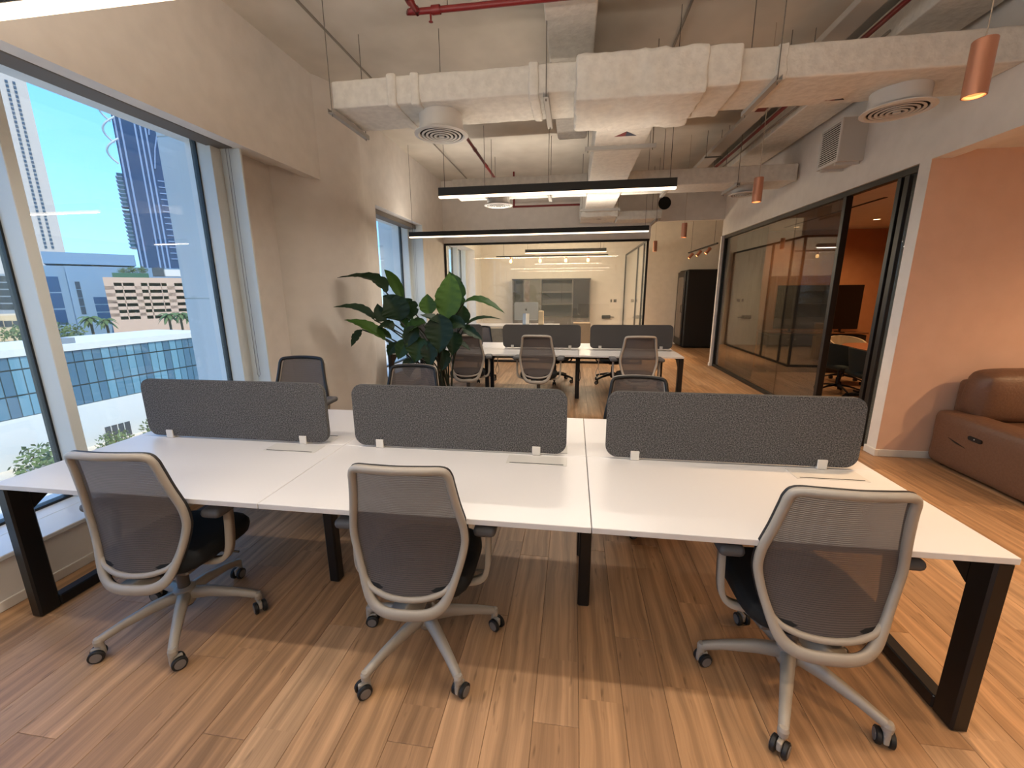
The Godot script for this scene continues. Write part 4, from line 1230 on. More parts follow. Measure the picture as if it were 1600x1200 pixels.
	for k in list.size():
		var e: Array = list[k]
		var a := at_z(e[0][0], e[0][1], Z + e[3]); var b := at_z(e[2][0], e[2][1], Z + e[4]); var m := at_z(e[1][0], e[1][1], Z + (e[3] + e[4]) / 2)
		m = m * 2.0 - (a + b) * 0.5 if false else m
		q = MB.new()
		leaf_mesh(q, a - root, m - root, b - root, e[5], e[8], e[7], 1.0 if k % 3 == 0 else 0.3)
		var lf := part(t, "leaf", q, gm[e[6]])
		q = MB.new()
		var foot := Vector3(0.10 * sin(k * 2.4), 0.32, 0.10 * cos(k * 2.4))
		var la := a - root
		q.tube(curve([foot, Vector3(lerpf(foot.x, la.x, 0.25), lerpf(foot.y, la.y, 0.5), lerpf(foot.z, la.z, 0.3)), Vector3(lerpf(foot.x, la.x, 0.7), lerpf(foot.y, la.y, 0.85), lerpf(foot.z, la.z, 0.75)), la], 5), 0.009, 6)
		part(lf, "stalk", q, stem_m)

# ============================================================ meeting room behind the tinted glass
func build_meeting_room() -> void:
	var blackp := plain("tv black", Color(0.012, 0.012, 0.014), 0.25)
	var t := thing("television", "large flat black television on the meeting-room credenza", "television", Vector3(4.66, 0.80, -8.9))
	var q := MB.new(); q.box(Vector3(0, 0.475, 0), Vector3(1.50, 0.83, 0.035), 0.006); q.box(Vector3(0, 0.47, -0.035), Vector3(0.9, 0.5, 0.05), 0.01)
	part(t, "casing", q, blackp)
	q = MB.new(); q.box(Vector3(0, 0.48, 0.0185), Vector3(1.47, 0.79, 0.002))
	part(t, "screen", q, plain("tv screen off", Color(0.006, 0.006, 0.008), 0.12))
	q = MB.new()
	for x in [-0.45, 0.45]: q.box(Vector3(x, 0.03, 0.0), Vector3(0.03, 0.06, 0.03)); q.box(Vector3(x, 0.006, 0.0), Vector3(0.05, 0.012, 0.26), 0.003)
	part(t, "stand", q, blackp)
	t = thing("credenza", "dark low credenza under the television in the meeting room", "credenza", Vector3(4.68, 0, -9.05))
	var dk := plain("credenza dark", Color(0.045, 0.032, 0.026), 0.4)
	var wd := plain("credenza wood", Color(0.42, 0.27, 0.16), 0.4)
	q = MB.new(); q.box(Vector3(0, 0.40, 0), Vector3(1.76, 0.70, 0.42), 0.004)
	part(t, "body", q, dk)
	q = MB.new(); q.box(Vector3(0, 0.785, 0.005), Vector3(1.80, 0.03, 0.45), 0.003)
	part(t, "top", q, wd)
	for k in 4:
		q = MB.new(); q.box(Vector3(-0.66 + 0.44 * k, 0.42, 0.218), Vector3(0.425, 0.64, 0.016), 0.003)
		var d := part(t, "door", q, dk)
		q = MB.new(); q.lathe([Vector2(0, 0.02), Vector2(0.014, 0.02), Vector2(0.014, 0)], 12, Transform3D(Basis(Vector3.RIGHT, PI / 2), Vector3(-0.66 + 0.44 * k + (0.16 if k % 2 == 0 else -0.16), 0.66, 0.226)))
		part(d, "knob", q, plain("knob steel", Color(0.6, 0.58, 0.55), 0.3, 0.8))
	q = MB.new(); q.box(Vector3(0, 0.025, 0), Vector3(1.6, 0.05, 0.34))
	part(t, "plinth", q, dk)
	# table
	t = thing("meeting_table", "oval wooden meeting table behind the tinted glass", "table", Vector3(4.85, 0, -6.4))
	var poly := PackedVector2Array()
	for p: Vector2 in rrect(1.2, 2.5, 0.5, 10): poly.append(p)
	q = MB.new(); q.prism(poly, 0.035, Transform3D(Basis(Vector3(1, 0, 0), Vector3(0, 0, -1), Vector3(0, 1, 0)), Vector3(0, 0.705, 0)))
	part(t, "tabletop", q, mottled("table oak", Color(0.50, 0.28, 0.13), Color(0.58, 0.34, 0.16), 0.03, 1.2, 0.4))
	for z in [-0.7, 0.7]:
		q = MB.new(); q.box(Vector3(0, 0.36, z), Vector3(0.5, 0.69, 0.08), 0.01); q.box(Vector3(0, 0.015, z), Vector3(0.7, 0.03, 0.3), 0.005)
		part(t, "pedestal", q, plain("black frame", Color(0.02, 0.02, 0.02), 0.45))
	# shell chairs
	var gsh := mottled("grey-green shell fabric", Color(0.17, 0.19, 0.18), Color(0.22, 0.245, 0.23), 0.08, 6.0, 0.9)
	var cream := mottled("cream shell fabric", Color(0.62, 0.55, 0.45), Color(0.68, 0.61, 0.50), 0.08, 6.0, 0.9)
	shell_chair("grey upholstered shell chair on castors, on the far side place of the oval table", Vector3(4.18, 0, -7.12), -PI / 2 + 0.25, gsh)
	shell_chair("grey upholstered shell chair on castors, next to the open meeting-room doorway", Vector3(4.16, 0, -6.45), -PI / 2 - 0.1, gsh)
	shell_chair("cream upholstered shell chair at the head of the oval table before the television", Vector3(4.75, 0, -8.0), PI, cream)
	# sheer curtain drawn at the far end of the glass
	q = MB.new()
	var pts: Array = []
	for i in 90:
		var row: Array = []
		var z := lerpf(-9.36, -8.0, i / 89.0)
		for j in 8:
			var y := lerpf(2.66, 0.02, j / 7.0)
			row.append(Vector3(3.24 + 0.028 * sin(i * 0.85) * (0.7 + 0.3 * j / 7.0) + 0.01 * sin(i * 0.31 + j), y, z + 0.012 * sin(i * 1.7 + j * 0.3)))
		pts.append(row)
	q.grid(pts, 1, 1)
	var cm := plain("sheer grey curtain", Color(0.36, 0.36, 0.34, 0.86), 0.9)
	cm.transparency = BaseMaterial3D.TRANSPARENCY_ALPHA
	one("curtain", "sheer grey floor-length curtain gathered behind the tinted glass", "curtain", q, cm)
	# recessed downlights and a ceiling slot
	var list := [[Vector3(5.0, 2.75, -8.2), "recessed downlight close to the ochre wall"], [Vector3(4.1, 2.75, -8.9), "recessed downlight above the television credenza"], [Vector3(4.3, 2.75, -6.4), "recessed downlight above the grey shell chairs"], [Vector3(5.3, 2.75, -5.6), "recessed downlight above the doorway end of the oval table"]]
	list.append_array([[Vector3(5.2, 2.75, -2.5), "added unseen downlight that brightens the niche above the brown sofa"], [Vector3(4.6, 2.75, -0.6), "added unseen downlight that brightens the niche in front of the sofa"]])  # both niche lights are added, out of view, to brighten the sofa wall
	for e in list:
		t = thing("downlight", e[1], "downlight", e[0], 0.0, "recessed downlights")
		q = MB.new(); q.lathe([Vector2(0.045, 0.0), Vector2(0.06, -0.004), Vector2(0.06, 0.0)], 24)
		part(t, "ring", q, plain("ring white", Color(0.8, 0.78, 0.75), 0.5))
		q = MB.new(); q.lathe([Vector2(0, -0.002), Vector2(0.045, -0.002)], 20)
		part(t, "lamp_lens", q, glow("downlight lamp glow", Color(1.0, 0.85, 0.62), 6.0))
		var s := SpotLight3D.new()
		s.name = "lamp_light"; t.add_child(s)
		s.position.y = -0.012; s.rotation.x = -PI / 2; s.spot_angle = 78.0; s.spot_range = 10.0; s.spot_attenuation = 2.0
		s.light_color = warm_tint; s.light_energy = 2.6 if e[0].z < -4.4 else 11.0; s.light_size = 0.04; s.shadow_enabled = true
	q = MB.new(); q.box(Vector3(3.9, 2.748, -7.6), Vector3(0.05, 0.006, 2.6))
	one("slot_diffuser", "black slot diffuser line in the meeting-room ceiling", "air diffuser", q, plain("slot black", Color(0.03, 0.028, 0.025), 0.7))
func shell_chair(label: String, at: Vector3, turn: float, m: Material) -> void:
	var t := thing("shell_chair", label, "chair", at, turn, "upholstered shell chairs in the meeting room")
	var q := MB.new()
	var pts: Array = []
	for i in 15:                               # tub shell: low front edge, high back
		var a := lerpf(-2.35, 2.35, i / 14.0)
		var row: Array = []
		for j in 7:
			var k := j / 6.0
			var r := lerpf(0.20, 0.275, pow(k, 0.6))
			var top := 0.80 - 0.17 * pow(absf(a) / 2.35, 2.2)
			row.append(Vector3(sin(a) * r * 1.02, lerpf(0.43, top, k), cos(a) * r * 0.95))
		pts.append(row)
	q.grid(pts, 1, 1)
	var pin: Array = []
	for i in 15:
		var row: Array = []
		for j in 7: row.append(Vector3(pts[i][j].x * 0.90, pts[i][j].y - 0.002, pts[i][j].z * 0.90))
		pin.append(row)
	q.grid(pin, 1, 1, true)
	for i in 14: q.flat(pts[i][6], pts[i + 1][6], pin[i + 1][6], pin[i][6], Vector3.UP)
	for i in [0, 14]:
		for j in 6: q.flat(pts[i][j], pts[i][j + 1], pin[i][j + 1], pin[i][j], Vector3(0, 0, -1))
	part(t, "shell", q, m)
	q = MB.new(); q.rbox(Vector3(0, 0.435, -0.02), Vector3(0.44, 0.08, 0.44), 0.035, 0.1, 0.012)
	part(t, "seat", q, m)
	var black := plain("black nylon", Color(0.025, 0.025, 0.026), 0.5)
	q = MB.new()
	q.lathe([Vector2(0.03, 0.10), Vector2(0.03, 0.25), Vector2(0.02, 0.25), Vector2(0.02, 0.40), Vector2(0.09, 0.41)], 14)
	for k in 5:
		var d := Vector3(cos(TAU * k / 5.0 + 0.3), 0, sin(TAU * k / 5.0 + 0.3))
		q.sweep([d * 0.02 + Vector3.UP * 0.13, d * 0.16 + Vector3.UP * 0.115, d * 0.30 + Vector3.UP * 0.075], rrect(0.04, 0.03, 0.01), Vector3.UP, false, [1.0, 0.8, 0.6])
	part(t, "star_base", q, black)
	for k in 5:
		q = MB.new()
		var d := Vector3(cos(TAU * k / 5.0 + 0.3), 0, sin(TAU * k / 5.0 + 0.3)) * 0.30
		for s in [-0.016, 0.016]: q.lathe([Vector2(0, -0.008), Vector2(0.028, -0.008), Vector2(0.028, 0.008), Vector2(0, 0.008)], 14, Transform3D(Basis(Vector3(0, 1, 0), Vector3(1, 0, 0), Vector3(0, 0, -1)), d + Vector3(s, 0.028, 0)))
		q.tube([d + Vector3(0, 0.03, 0), d + Vector3(0, 0.08, 0)], 0.01, 8)
		part(t, "caster", q, black)

# ============================================================ office behind the clear partition
func build_office() -> void:
	var body := plain("shelf taupe", Color(0.34, 0.30, 0.265), 0.5)
	var darkw := plain("shelf walnut", Color(0.11, 0.065, 0.05), 0.4)
	var back := plain("shelf back", Color(0.26, 0.23, 0.205), 0.6)
	var t := thing("shelving_unit", "tall taupe office shelving unit with a glass door and a walnut door", "shelving", Vector3(-0.68, 0, -13.1))
	var q := MB.new()
	for x in [-1.16, -0.82, -0.30, 0.65, 1.16]: q.box(Vector3(x, 0.98, 0), Vector3(0.03, 1.94, 0.40), 0.002)
	part(t, "upright", q, body)
	q = MB.new(); q.box(Vector3(0, 1.965, 0), Vector3(2.38, 0.03, 0.42), 0.002)
	part(t, "top_board", q, darkw)
	q = MB.new(); q.box(Vector3(0, 1.0, -0.19), Vector3(2.32, 1.92, 0.01))
	part(t, "back_panel", q, back)
	for y in [0.83, 1.22, 1.58]:
		for e in [[-1.145, -0.835], [-0.285, 0.635]]:
			q = MB.new(); q.span(Vector3(e[0], y - 0.014, -0.18), Vector3(e[1], y + 0.014, 0.2), 0.001)
			part(t, "shelf", q, darkw if e[0] < -1 else body)
	q = MB.new(); q.span(Vector3(-0.805, 0.84, 0.19), Vector3(-0.315, 1.945, 0.2))
	part(t, "glass_door", q, pane_mat("cabinet glass", Color(0.55, 0.52, 0.45, 0.25)))
	q = MB.new(); q.span(Vector3(-0.80, 0.84, 0.05), Vector3(-0.66, 1.93, 0.12), 0.004)
	part(t, "red_banner", q, plain("banner red", Color(0.38, 0.07, 0.06), 0.6))
	q = MB.new(); q.span(Vector3(0.67, 0.83, 0.19), Vector3(1.145, 1.945, 0.205), 0.003)
	part(t, "walnut_door", q, plain("walnut gloss", Color(0.10, 0.055, 0.042), 0.2))
	for k in 4:
		q = MB.new(); q.span(Vector3(-1.14 + 0.575 * k, 0.05, 0.19), Vector3(-0.575 + 0.575 * k, 0.81, 0.206), 0.003)
		var d := part(t, "door", q, body)
		q = MB.new(); q.box(Vector3(-0.62 + 0.575 * k, 0.62, 0.214), Vector3(0.012, 0.14, 0.014), 0.002)
		part(d, "handle", q, plain("knob steel", Color(0.6, 0.58, 0.55), 0.3, 0.8))
	# desk with computer
	t = thing("office_desk", "white manager desk with dark angled legs inside the glass office", "desk", Vector3(-1.5, 0, -11.0))
	q = MB.new(); q.box(Vector3(0, 0.735, 0), Vector3(2.3, 0.03, 0.85), 0.003)
	part(t, "tabletop", q, plain("white laminate", Color(0.8, 0.8, 0.8), 0.3))
	for s in [-1.0, 1.0]:
		q = MB.new()
		for z in [-0.32, 0.32]: q.sweep([Vector3(s * 0.95, 0.72, z), Vector3(s * 1.05, 0.0, z)], rrect(0.05, 0.05, 0.006, 1), Vector3.BACK)
		part(t, "leg", q, plain("black frame", Color(0.02, 0.02, 0.02), 0.45))
	q = MB.new(); q.box(Vector3(0, 0.48, 0.38), Vector3(1.8, 0.40, 0.02))
	part(t, "modesty_panel", q, body)
	var alu := plain("brushed aluminium", Color(0.62, 0.62, 0.62), 0.35, 0.5)
	t = thing("desktop_computer", "silver all-in-one desktop computer with its back to the partition", "computer", Vector3(-1.2, 0.75, -10.85))
	var poly := PackedVector2Array()
	for p: Vector2 in rrect(0.62, 0.46, 0.02, 4): poly.append(p)
	q = MB.new(); q.prism(poly, 0.02, Transform3D(Basis(), Vector3(0, 0.36, 0)))
	part(t, "display_back", q, alu)
	q = MB.new(); q.sweep([Vector3(0, 0.30, 0.03), Vector3(0, 0.12, 0.08), Vector3(0, 0.008, 0.10)], rrect(0.17, 0.012, 0.004, 1), Vector3.BACK)
	q.box(Vector3(0, 0.006, 0.03), Vector3(0.18, 0.012, 0.18), 0.003)
	part(t, "foot", q, plain("pale stand", Color(0.80, 0.80, 0.79), 0.4, 0.2))
	q = MB.new()                                # small dark fruit mark on the back
	var mark := PackedVector2Array()
	for k in 24:
		var a := TAU * k / 24.0
		var r := 0.028 * (1.0 - 0.14 * exp(-pow((a - PI / 2) / 0.35, 2)) - 0.10 * exp(-pow((a - 1.5 * PI) / 0.3, 2)))
		var p := Vector2(cos(a) * r, sin(a) * r * 1.05)
		if p.distance_to(Vector2(0.036, 0.004)) < 0.015: p.x = 0.018
		mark.append(p)
	q.prism(mark, 0.0015, Transform3D(Basis(), Vector3(0, 0.40, 0.0205)))
	q.prism(PackedVector2Array([Vector2(0.001, 0.03), Vector2(0.006, 0.044), Vector2(0.014, 0.046), Vector2(0.010, 0.034)]), 0.0015, Transform3D(Basis(), Vector3(0, 0.40, 0.0205)))
	part(t, "logo", q, plain("logo dark", Color(0.04, 0.04, 0.04), 0.3))
	q = MB.new(); q.box(Vector3(-0.82, 0.93, -10.95), Vector3(0.12, 0.36, 0.30), 0.004)
	one("carton", "pale carton standing beside the silver computer", "box", q, plain("carton pale", Color(0.68, 0.60, 0.47), 0.7))
	q = MB.new(); q.box(Vector3(0.22, 0.42, -10.6), Vector3(0.42, 0.84, 0.45), 0.004)
	one("pedestal_cabinet", "light wood pedestal cabinet inside the office behind the desk screens", "cabinet", q, plain("light wood", Color(0.55, 0.44, 0.31), 0.5))
	# lamp track with bare bulbs
	t = thing("lamp_track", "black ceiling track with four glowing copper bulb holders in the office", "track light", Vector3(-0.45, 2.45, -11.3))
	var black := plain("black frame", Color(0.02, 0.02, 0.02), 0.45)
	q = MB.new(); q.box(Vector3(-0.15, 0.06, 0), Vector3(2.9, 0.03, 0.035), 0.002)
	for x in [-1.4, 1.1]: q.tube([Vector3(x, 0.07, 0), Vector3(x, CEIL - 2.45, 0)], 0.004, 5)
	part(t, "track", q, black)
	for px in [798, 844, 884, 919]:
		var x: float = at_z(px, 400, -11.3).x + 0.45
		q = MB.new(); q.lathe([Vector2(0.025, -0.02), Vector2(0.025, 0.05), Vector2(0, 0.05)], 14, Transform3D(Basis(), Vector3(x, 0, 0)))
		var h := part(t, "bulb_holder", q, plain("brushed copper", Color(0.74, 0.52, 0.42), 0.38, 0.7))
		q = MB.new(); q.lathe([Vector2(0, -0.11), Vector2(0.025, -0.10), Vector2(0.036, -0.07), Vector2(0.028, -0.035), Vector2(0.018, -0.02)], 14, Transform3D(Basis(), Vector3(x, 0, 0)))
		part(h, "lamp_bulb", q, glow("bulb lamp glow", Color(1.0, 0.80, 0.52), 6.0))
		var o := OmniLight3D.new()
		o.name = "lamp_light"; t.add_child(o, true)
		o.position = Vector3(x, -0.07, 0); o.light_color = Color(1.0, 0.91, 0.76); o.light_energy = 1.0; o.omni_range = 14.0; o.omni_attenuation = 2.0; o.light_size = 0.03; o.shadow_enabled = true
	# switch plates on the far wall
	var k := 0
	for e in [[955, 470, 0.05], [961, 470, 0.09]]:
		var p := at_z(e[0], e[1], -13.345)
		q = MB.new(); q.box(p, Vector3(e[2], 0.09, 0.012), 0.002)
		one("switch_plate", ["narrow grey switch plate on the office wall", "square grey switch plate on the office wall"][k], "switch", q, plain("plate grey", Color(0.22, 0.20, 0.17), 0.5))
		k += 1
	var p2 := at_z(947, 495, -13.3)
	q = MB.new(); q.box(p2, Vector3(0.26, 0.10, 0.05), 0.01); q.tube([p2 + Vector3(0.12, 0, 0), p2 + Vector3(0.24, -0.01, 0)], 0.015, 6)
	one("door_closer", "black horizontal device on the pale office wall", "wall device", q, black)

# ============================================================ phone booth and corridor
func build_booth() -> void:
	var shell := mottled("booth charcoal", Color(0.022, 0.019, 0.018), Color(0.03, 0.027, 0.025), 0.08, 4.0, 0.6)
	var t := thing("phone_booth", "black free-standing phone booth with a glazed door at the corridor end", "phone booth", Vector3(3.6, 0, -12.83))
	var q := MB.new()
	q.rbox(Vector3(0.02, 1.09, 0), Vector3(1.08, 2.16, 0.94), 0.06, 0.3)
	part(t, "cabin", q, shell)
	q = MB.new(); q.rbox(Vector3(-0.535, 1.09, 0), Vector3(0.05, 2.06, 0.84), 0.02, 0.3)
	var d := part(t, "door", q, plain("booth door black", Color(0.016, 0.015, 0.015), 0.4))
	var poly := PackedVector2Array()
	for p: Vector2 in rrect(0.62, 1.7, 0.08, 5): poly.append(p)
	q = MB.new(); q.prism(poly, 0.01, Transform3D(Basis(Vector3(0, 0, 1), Vector3(0, 1, 0), Vector3(-1, 0, 0)), Vector3(-0.557, 1.12, 0.02)))
	part(d, "glazing", q, plain("booth glazing", Color(0.40, 0.36, 0.33), 0.2))
	q = MB.new(); q.tube([Vector3(-0.56, 1.0, 0.36), Vector3(-0.60, 1.0, 0.36), Vector3(-0.60, 1.2, 0.36), Vector3(-0.56, 1.2, 0.36)], 0.012, 8)
	part(d, "handle", q, plain("black frame", Color(0.02, 0.02, 0.02), 0.45))
	# track with copper spots over the corridor
	var a := at_y(1076, 395, 2.6); var b := at_y(1121, 380, 2.6)
	t = thing("spot_track", "black ceiling track with tilted copper spotlights in front of the phone booth", "track light", Vector3(a.x, 2.6, (a.z + b.z) / 2))
	var hl := absf(a.z - b.z) / 2
	q = MB.new(); q.box(Vector3.ZERO, Vector3(0.035, 0.03, hl * 2), 0.002)
	for z in [-hl * 0.8, hl * 0.8]: q.tube([Vector3(0, 0.01, z), Vector3(0, CEIL - 2.6, z)], 0.004, 5)
	part(t, "track", q, plain("black frame", Color(0.02, 0.02, 0.02), 0.45))
	for k in 3:
		var z := -hl + 0.25 + k * hl * 0.62
		var X := Transform3D(Basis(Vector3.BACK, -0.7) , Vector3(0, -0.10, z))
		q = MB.new(); q.lathe([Vector2(0.035, -0.08), Vector2(0.038, -0.08), Vector2(0.038, 0.08), Vector2(0, 0.08)], 16, X); q.tube([Vector3(0, -0.07, z), Vector3(0, 0, z)], 0.008, 6)
		var s := part(t, "spot", q, plain("brushed copper", Color(0.74, 0.52, 0.42), 0.38, 0.7))
		q = MB.new(); q.lathe([Vector2(0, -0.07), Vector2(0.034, -0.07)], 16, X)
		part(s, "lamp_lens", q, glow("spot lamp glow", Color(1.0, 0.78, 0.5), 6.0))
		var l := SpotLight3D.new()
		l.name = "lamp_light"; t.add_child(l, true)
		l.transform = X * Transform3D(Basis(Vector3.RIGHT, -PI / 2), Vector3(0, -0.085, 0))
		l.spot_angle = 45.0; l.spot_range = 12.0; l.spot_attenuation = 2.0; l.light_color = warm_tint; l.light_energy = 5.0; l.light_size = 0.03; l.shadow_enabled = true

# ============================================================ the city outside
func facing(px: float, py: float, dist: float) -> Transform3D:     # vertical wall square to the line of sight: x along it, y up, z towards us
	var o := at_far(px, py, dist)
	var n := Vector3(EYE.x - o.x, 0, EYE.z - o.z).normalized()
	return Transform3D(Basis(Vector3.UP.cross(n), Vector3.UP, n), o)
func on_wall(X: Transform3D, px: float, py: float) -> Vector2:      # pixel -> place on that wall
	var d := ray(px, py)
	var t := (X.origin - EYE).dot(X.basis.z) / d.dot(X.basis.z)
	var p := X.affine_inverse() * (EYE + d * t)
	return Vector2(p.x, p.y)
func block(t: Node3D, X: Transform3D, called: String, a: Vector2, b: Vector2, front: float, depth: float, m: Material) -> MeshInstance3D:
	var q := MB.new()
	q.span(Vector3(a.x, a.y, front - depth), Vector3(b.x, b.y, front))
	return part(t, called, q, m)
func build_outside() -> void:
	var GY := -24.0
	var m := MB.new()
	m.span(Vector3(-900, GY - 1, 500), Vector3(-4.5, GY, -900))
	struct("ground", m, mottled("sand and paving", Color(0.68, 0.65, 0.58), Color(0.78, 0.75, 0.68), 0.02, 0.03, 0.9))
	# our own facade: stone pilasters between the windows, storeys below
	var stone := mottled("speckled grey stone", Color(0.66, 0.68, 0.675), Color(0.90, 0.91, 0.90), 0.16, 5.0, 0.8)
	for e in [[-3.72, -4.45, "speckled grey stone pilaster outside the long window"], [-8.19, -9.6, "speckled grey stone pilaster outside the window behind the plant"]]:
		var pt := thing("stone_pilaster", e[1 + 1], "pilaster", Vector3(-3.7, -1.35, (e[0] + e[1]) / 2))
		for k in 5:
			m = MB.new()
			m.box(Vector3(0.06, k * 1.46 + 0.725, 0), Vector3(0.40, 1.452, e[0] - e[1]), 0.004)
			part(pt, "stone_block", m, stone)
		m = MB.new(); m.box(Vector3(0.06, 3.6, 0), Vector3(0.38, 7.2, e[0] - e[1] - 0.02))
		part(pt, "mortar_core", m, plain("joint pale", Color(0.72, 0.74, 0.73), 0.8))
	m = MB.new()
	m.span(Vector3(-3.75, GY, 6.7), Vector3(-3.56, 0.0, -13.6))
	struct("wall_facade", m, stone)
	# --- podium building across the street: white roof edge, three rows of blue glass, white wall
	var P := EYE + (Vector3(-32.7, -2.0, -22.4) - EYE) * 2.5
	var Q := EYE + (Vector3(-31.63, -2.0, -31.0) - EYE) * 2.5
	var u := (P - Q).normalized()                                # towards the near end
	var n := Vector3.UP.cross(-u).normalized()
	if n.x < 0: n = -n
	var X := Transform3D(Basis(-u, Vector3.UP, Vector3(-u).cross(Vector3.UP)), P)
	if X.basis.z.x < 0: X = Transform3D(Basis(u, Vector3.UP, u.cross(Vector3.UP)), P)
	var yb := on_wall(X, 123, 634).y
	var y1 := on_wall(X, 110, 567).y
	var y2 := on_wall(X, 118, 603).y
	var x0 := on_wall(X, 0, 580).x; var x1 := on_wall(X, 345, 540).x
	var lo := minf(x0, x1) - 4.0; var hi := maxf(x0, x1) + 4.0
	var t := thing("podium_building", "low white building with a long band of blue glass across the street", "building", Vector3.ZERO)
	t.transform = X
	var I := Transform3D()
	var whitew := plain("podium white", Color(0.74, 0.75, 0.73), 0.7)
	block(t, I, "wall", Vector2(lo, GY - X.origin.y), Vector2(hi, yb), 0.0, 25.0, whitew)
	block(t, I, "parapet", Vector2(lo, 0.0), Vector2(hi, 1.1), 0.25, 1.0, whitew)
	block(t, I, "roof", Vector2(lo, -0.2), Vector2(hi, 0.4), -0.7, 24.0, whitew)
	block(t, I, "spandrel_core", Vector2(lo, yb), Vector2(hi, 0.0), -0.25, 20.0, plain("mullion dark", Color(0.04, 0.07, 0.09), 0.5))
	var blue: Array = []
	for c in [Color(0.26, 0.42, 0.50), Color(0.20, 0.35, 0.44), Color(0.33, 0.50, 0.57)]: blue.append(plain("blue glass %d" % blue.size(), c, 0.06))
	var w := 1.27
	var cols := int((hi - lo) / w)
	var rows := [[y1, 0.0], [y2, y1], [yb, y2]]
	for r in 3:
		var sh: Array = []
		for k in 3:
			var q := MB.new()
			q.box(Vector3(0, (rows[r][0] + rows[r][1]) / 2, -0.1), Vector3(w - 0.14, rows[r][1] - rows[r][0] - 0.22, 0.2), 0.0, Basis(Vector3.UP, 0.012 * (k - 1)) * Basis(Vector3.RIGHT, 0.008 * (k - 1)))
			sh.append(shape([[q, blue[k]]]))
		for c in cols: piece(t, "glass_panel", sh[(c * 7 + r * 3 + (c * c) % 5) % 3], Vector3(lo + w * (c + 0.5), 0, 0))
	# ground-floor window of the podium
	var wa := on_wall(X, 163, 671); var wb := on_wall(X, 210, 690)
	var wx0 := minf(wa.x, wb.x); var wx1 := maxf(wa.x, wb.x)
	var wt := on_wall(X, 163, 668).y; var wl := on_wall(X, 170, 693).y
	for k in 4:
		var xx := lerpf(wx0, wx1, k / 4.0)
		block(t, I, "window", Vector2(xx + 0.08, wl), Vector2(xx + (wx1 - wx0) / 4.0 - 0.08, wt), 0.05, 0.2, plain("shop window", Color(0.22, 0.24, 0.27), 0.15))
	# rooftop plant
	block(t, I, "roof_unit", Vector2(lerpf(lo, hi, 0.33), 0.4), Vector2(lerpf(lo, hi, 0.33) + 2.5, 1.6), -6.0, 3.0, plain("unit grey", Color(0.45, 0.48, 0.5), 0.6))
	# --- street trees and palms
	bush("pale green street tree in front of the white podium wall by the thick mullion", at_plane_point(X, 40, 716, 5.5), 4.2, GY)
	bush("small street tree beside the podium window", at_plane_point(X, 152, 686, 4.5), 2.6, GY)
	bush("round street tree next to the podium shop window", at_plane_point(X, 222, 664, 5.0), 3.2, GY)
	bush("dark rounded tree before the beige house", at_far(34, 526, 150), 4.0, GY)
	bush("low tree at the corner of the podium roof", at_far(102, 522, 140), 3.6, GY)
	for e in [[140, 497, 146.0, "palm standing at the corner of the blue-grey mall"], [165, 500, 157.0, "palm between the mall and the beige car park"], [263, 492, 142.0, "palm in front of the beige car park, closer to its blank wall"], [281, 491, 152.0, "middle palm in front of the beige car park windows"], [296, 493, 162.0, "palm in front of the car park next to the stone pilaster"]]:
		palm(e[3], at_far(e[0], e[1], e[2]), GY)
	# --- beige car park
	X = facing(230, 500, 175.0)
	t = thing("car_park", "beige multi-storey car park with rows of dark openings and a roof garden", "building", Vector3.ZERO)
	t.transform = X
	var beige := plain("car park beige", Color(0.70, 0.60, 0.52), 0.8)
	var tl := on_wall(X, 160, 433); var tr := on_wall(X, 350, 433)
	# open parking decks: piers and parapets in front, floor slabs and a back wall behind
	var colx: Array = []; var rowy: Array = []
	for e in [[370, 470, 17], [485, 625, 17], [705, 785, 18], [805, 950, 18], [965, 1030, 16], [1130, 1270, 14]]:
		var p0 := on_wall(X, (e[0] + e[2] * 2.5) / 8.0 + 130, 463); var p1 := on_wall(X, (e[1] + e[2] * 2.5) / 8.0 + 130, 463)
		colx.append([p0.x, p1.x])
	for yy in [436, 521, 604, 686, 766, 846]:
		rowy.append([on_wall(X, 230, (yy - 20) / 8.0 + 390).y, on_wall(X, 230, (yy + 20) / 8.0 + 390).y])
	var bot := GY - X.origin.y
	var last := tl.x
	for e in colx:
		block(t, I, "pier", Vector2(last, rowy[5][1]), Vector2(e[0], rowy[0][0]), 0.0, 1.2, beige)
		last = e[1]
	block(t, I, "pier", Vector2(last, rowy[5][1]), Vector2(tr.x, rowy[0][0]), 0.0, 1.2, beige)
	block(t, I, "base_wall", Vector2(tl.x, bot), Vector2(tr.x, rowy[5][1]), 0.0, 1.2, beige)
	block(t, I, "roof_parapet", Vector2(tl.x, rowy[0][0]), Vector2(tr.x, tl.y), 0.0, 1.2, beige)
	for r in 5: block(t, I, "deck_parapet", Vector2(tl.x, rowy[r + 1][0]), Vector2(tr.x, rowy[r][1]), 0.0, 1.2, beige)
	for r in 6: block(t, I, "deck_slab", Vector2(tl.x, rowy[r][1] - 1.0), Vector2(tr.x, rowy[r][1] - 0.7), -1.2, 28.0, beige)
	block(t, I, "roof_slab", Vector2(tl.x, tl.y - 0.8), Vector2(tr.x, tl.y - 0.4), -1.2, 28.0, beige)
	block(t, I, "back_wall", Vector2(tl.x, bot), Vector2(tr.x, tl.y), -28.0, 1.0, beige)
	block(t, I, "end_wall", Vector2(tl.x, bot), Vector2(tl.x + 0.8, tl.y), -1.2, 28.0, beige)
	block(t, I, "end_wall", Vector2(tr.x - 0.8, bot), Vector2(tr.x, tl.y), -1.2, 28.0, beige)
	block(t, I, "green_fence", on_wall(X, 176, 434), on_wall(X, 232, 427), -0.5, 0.4, plain("fence green", Color(0.16, 0.33, 0.25), 0.7))
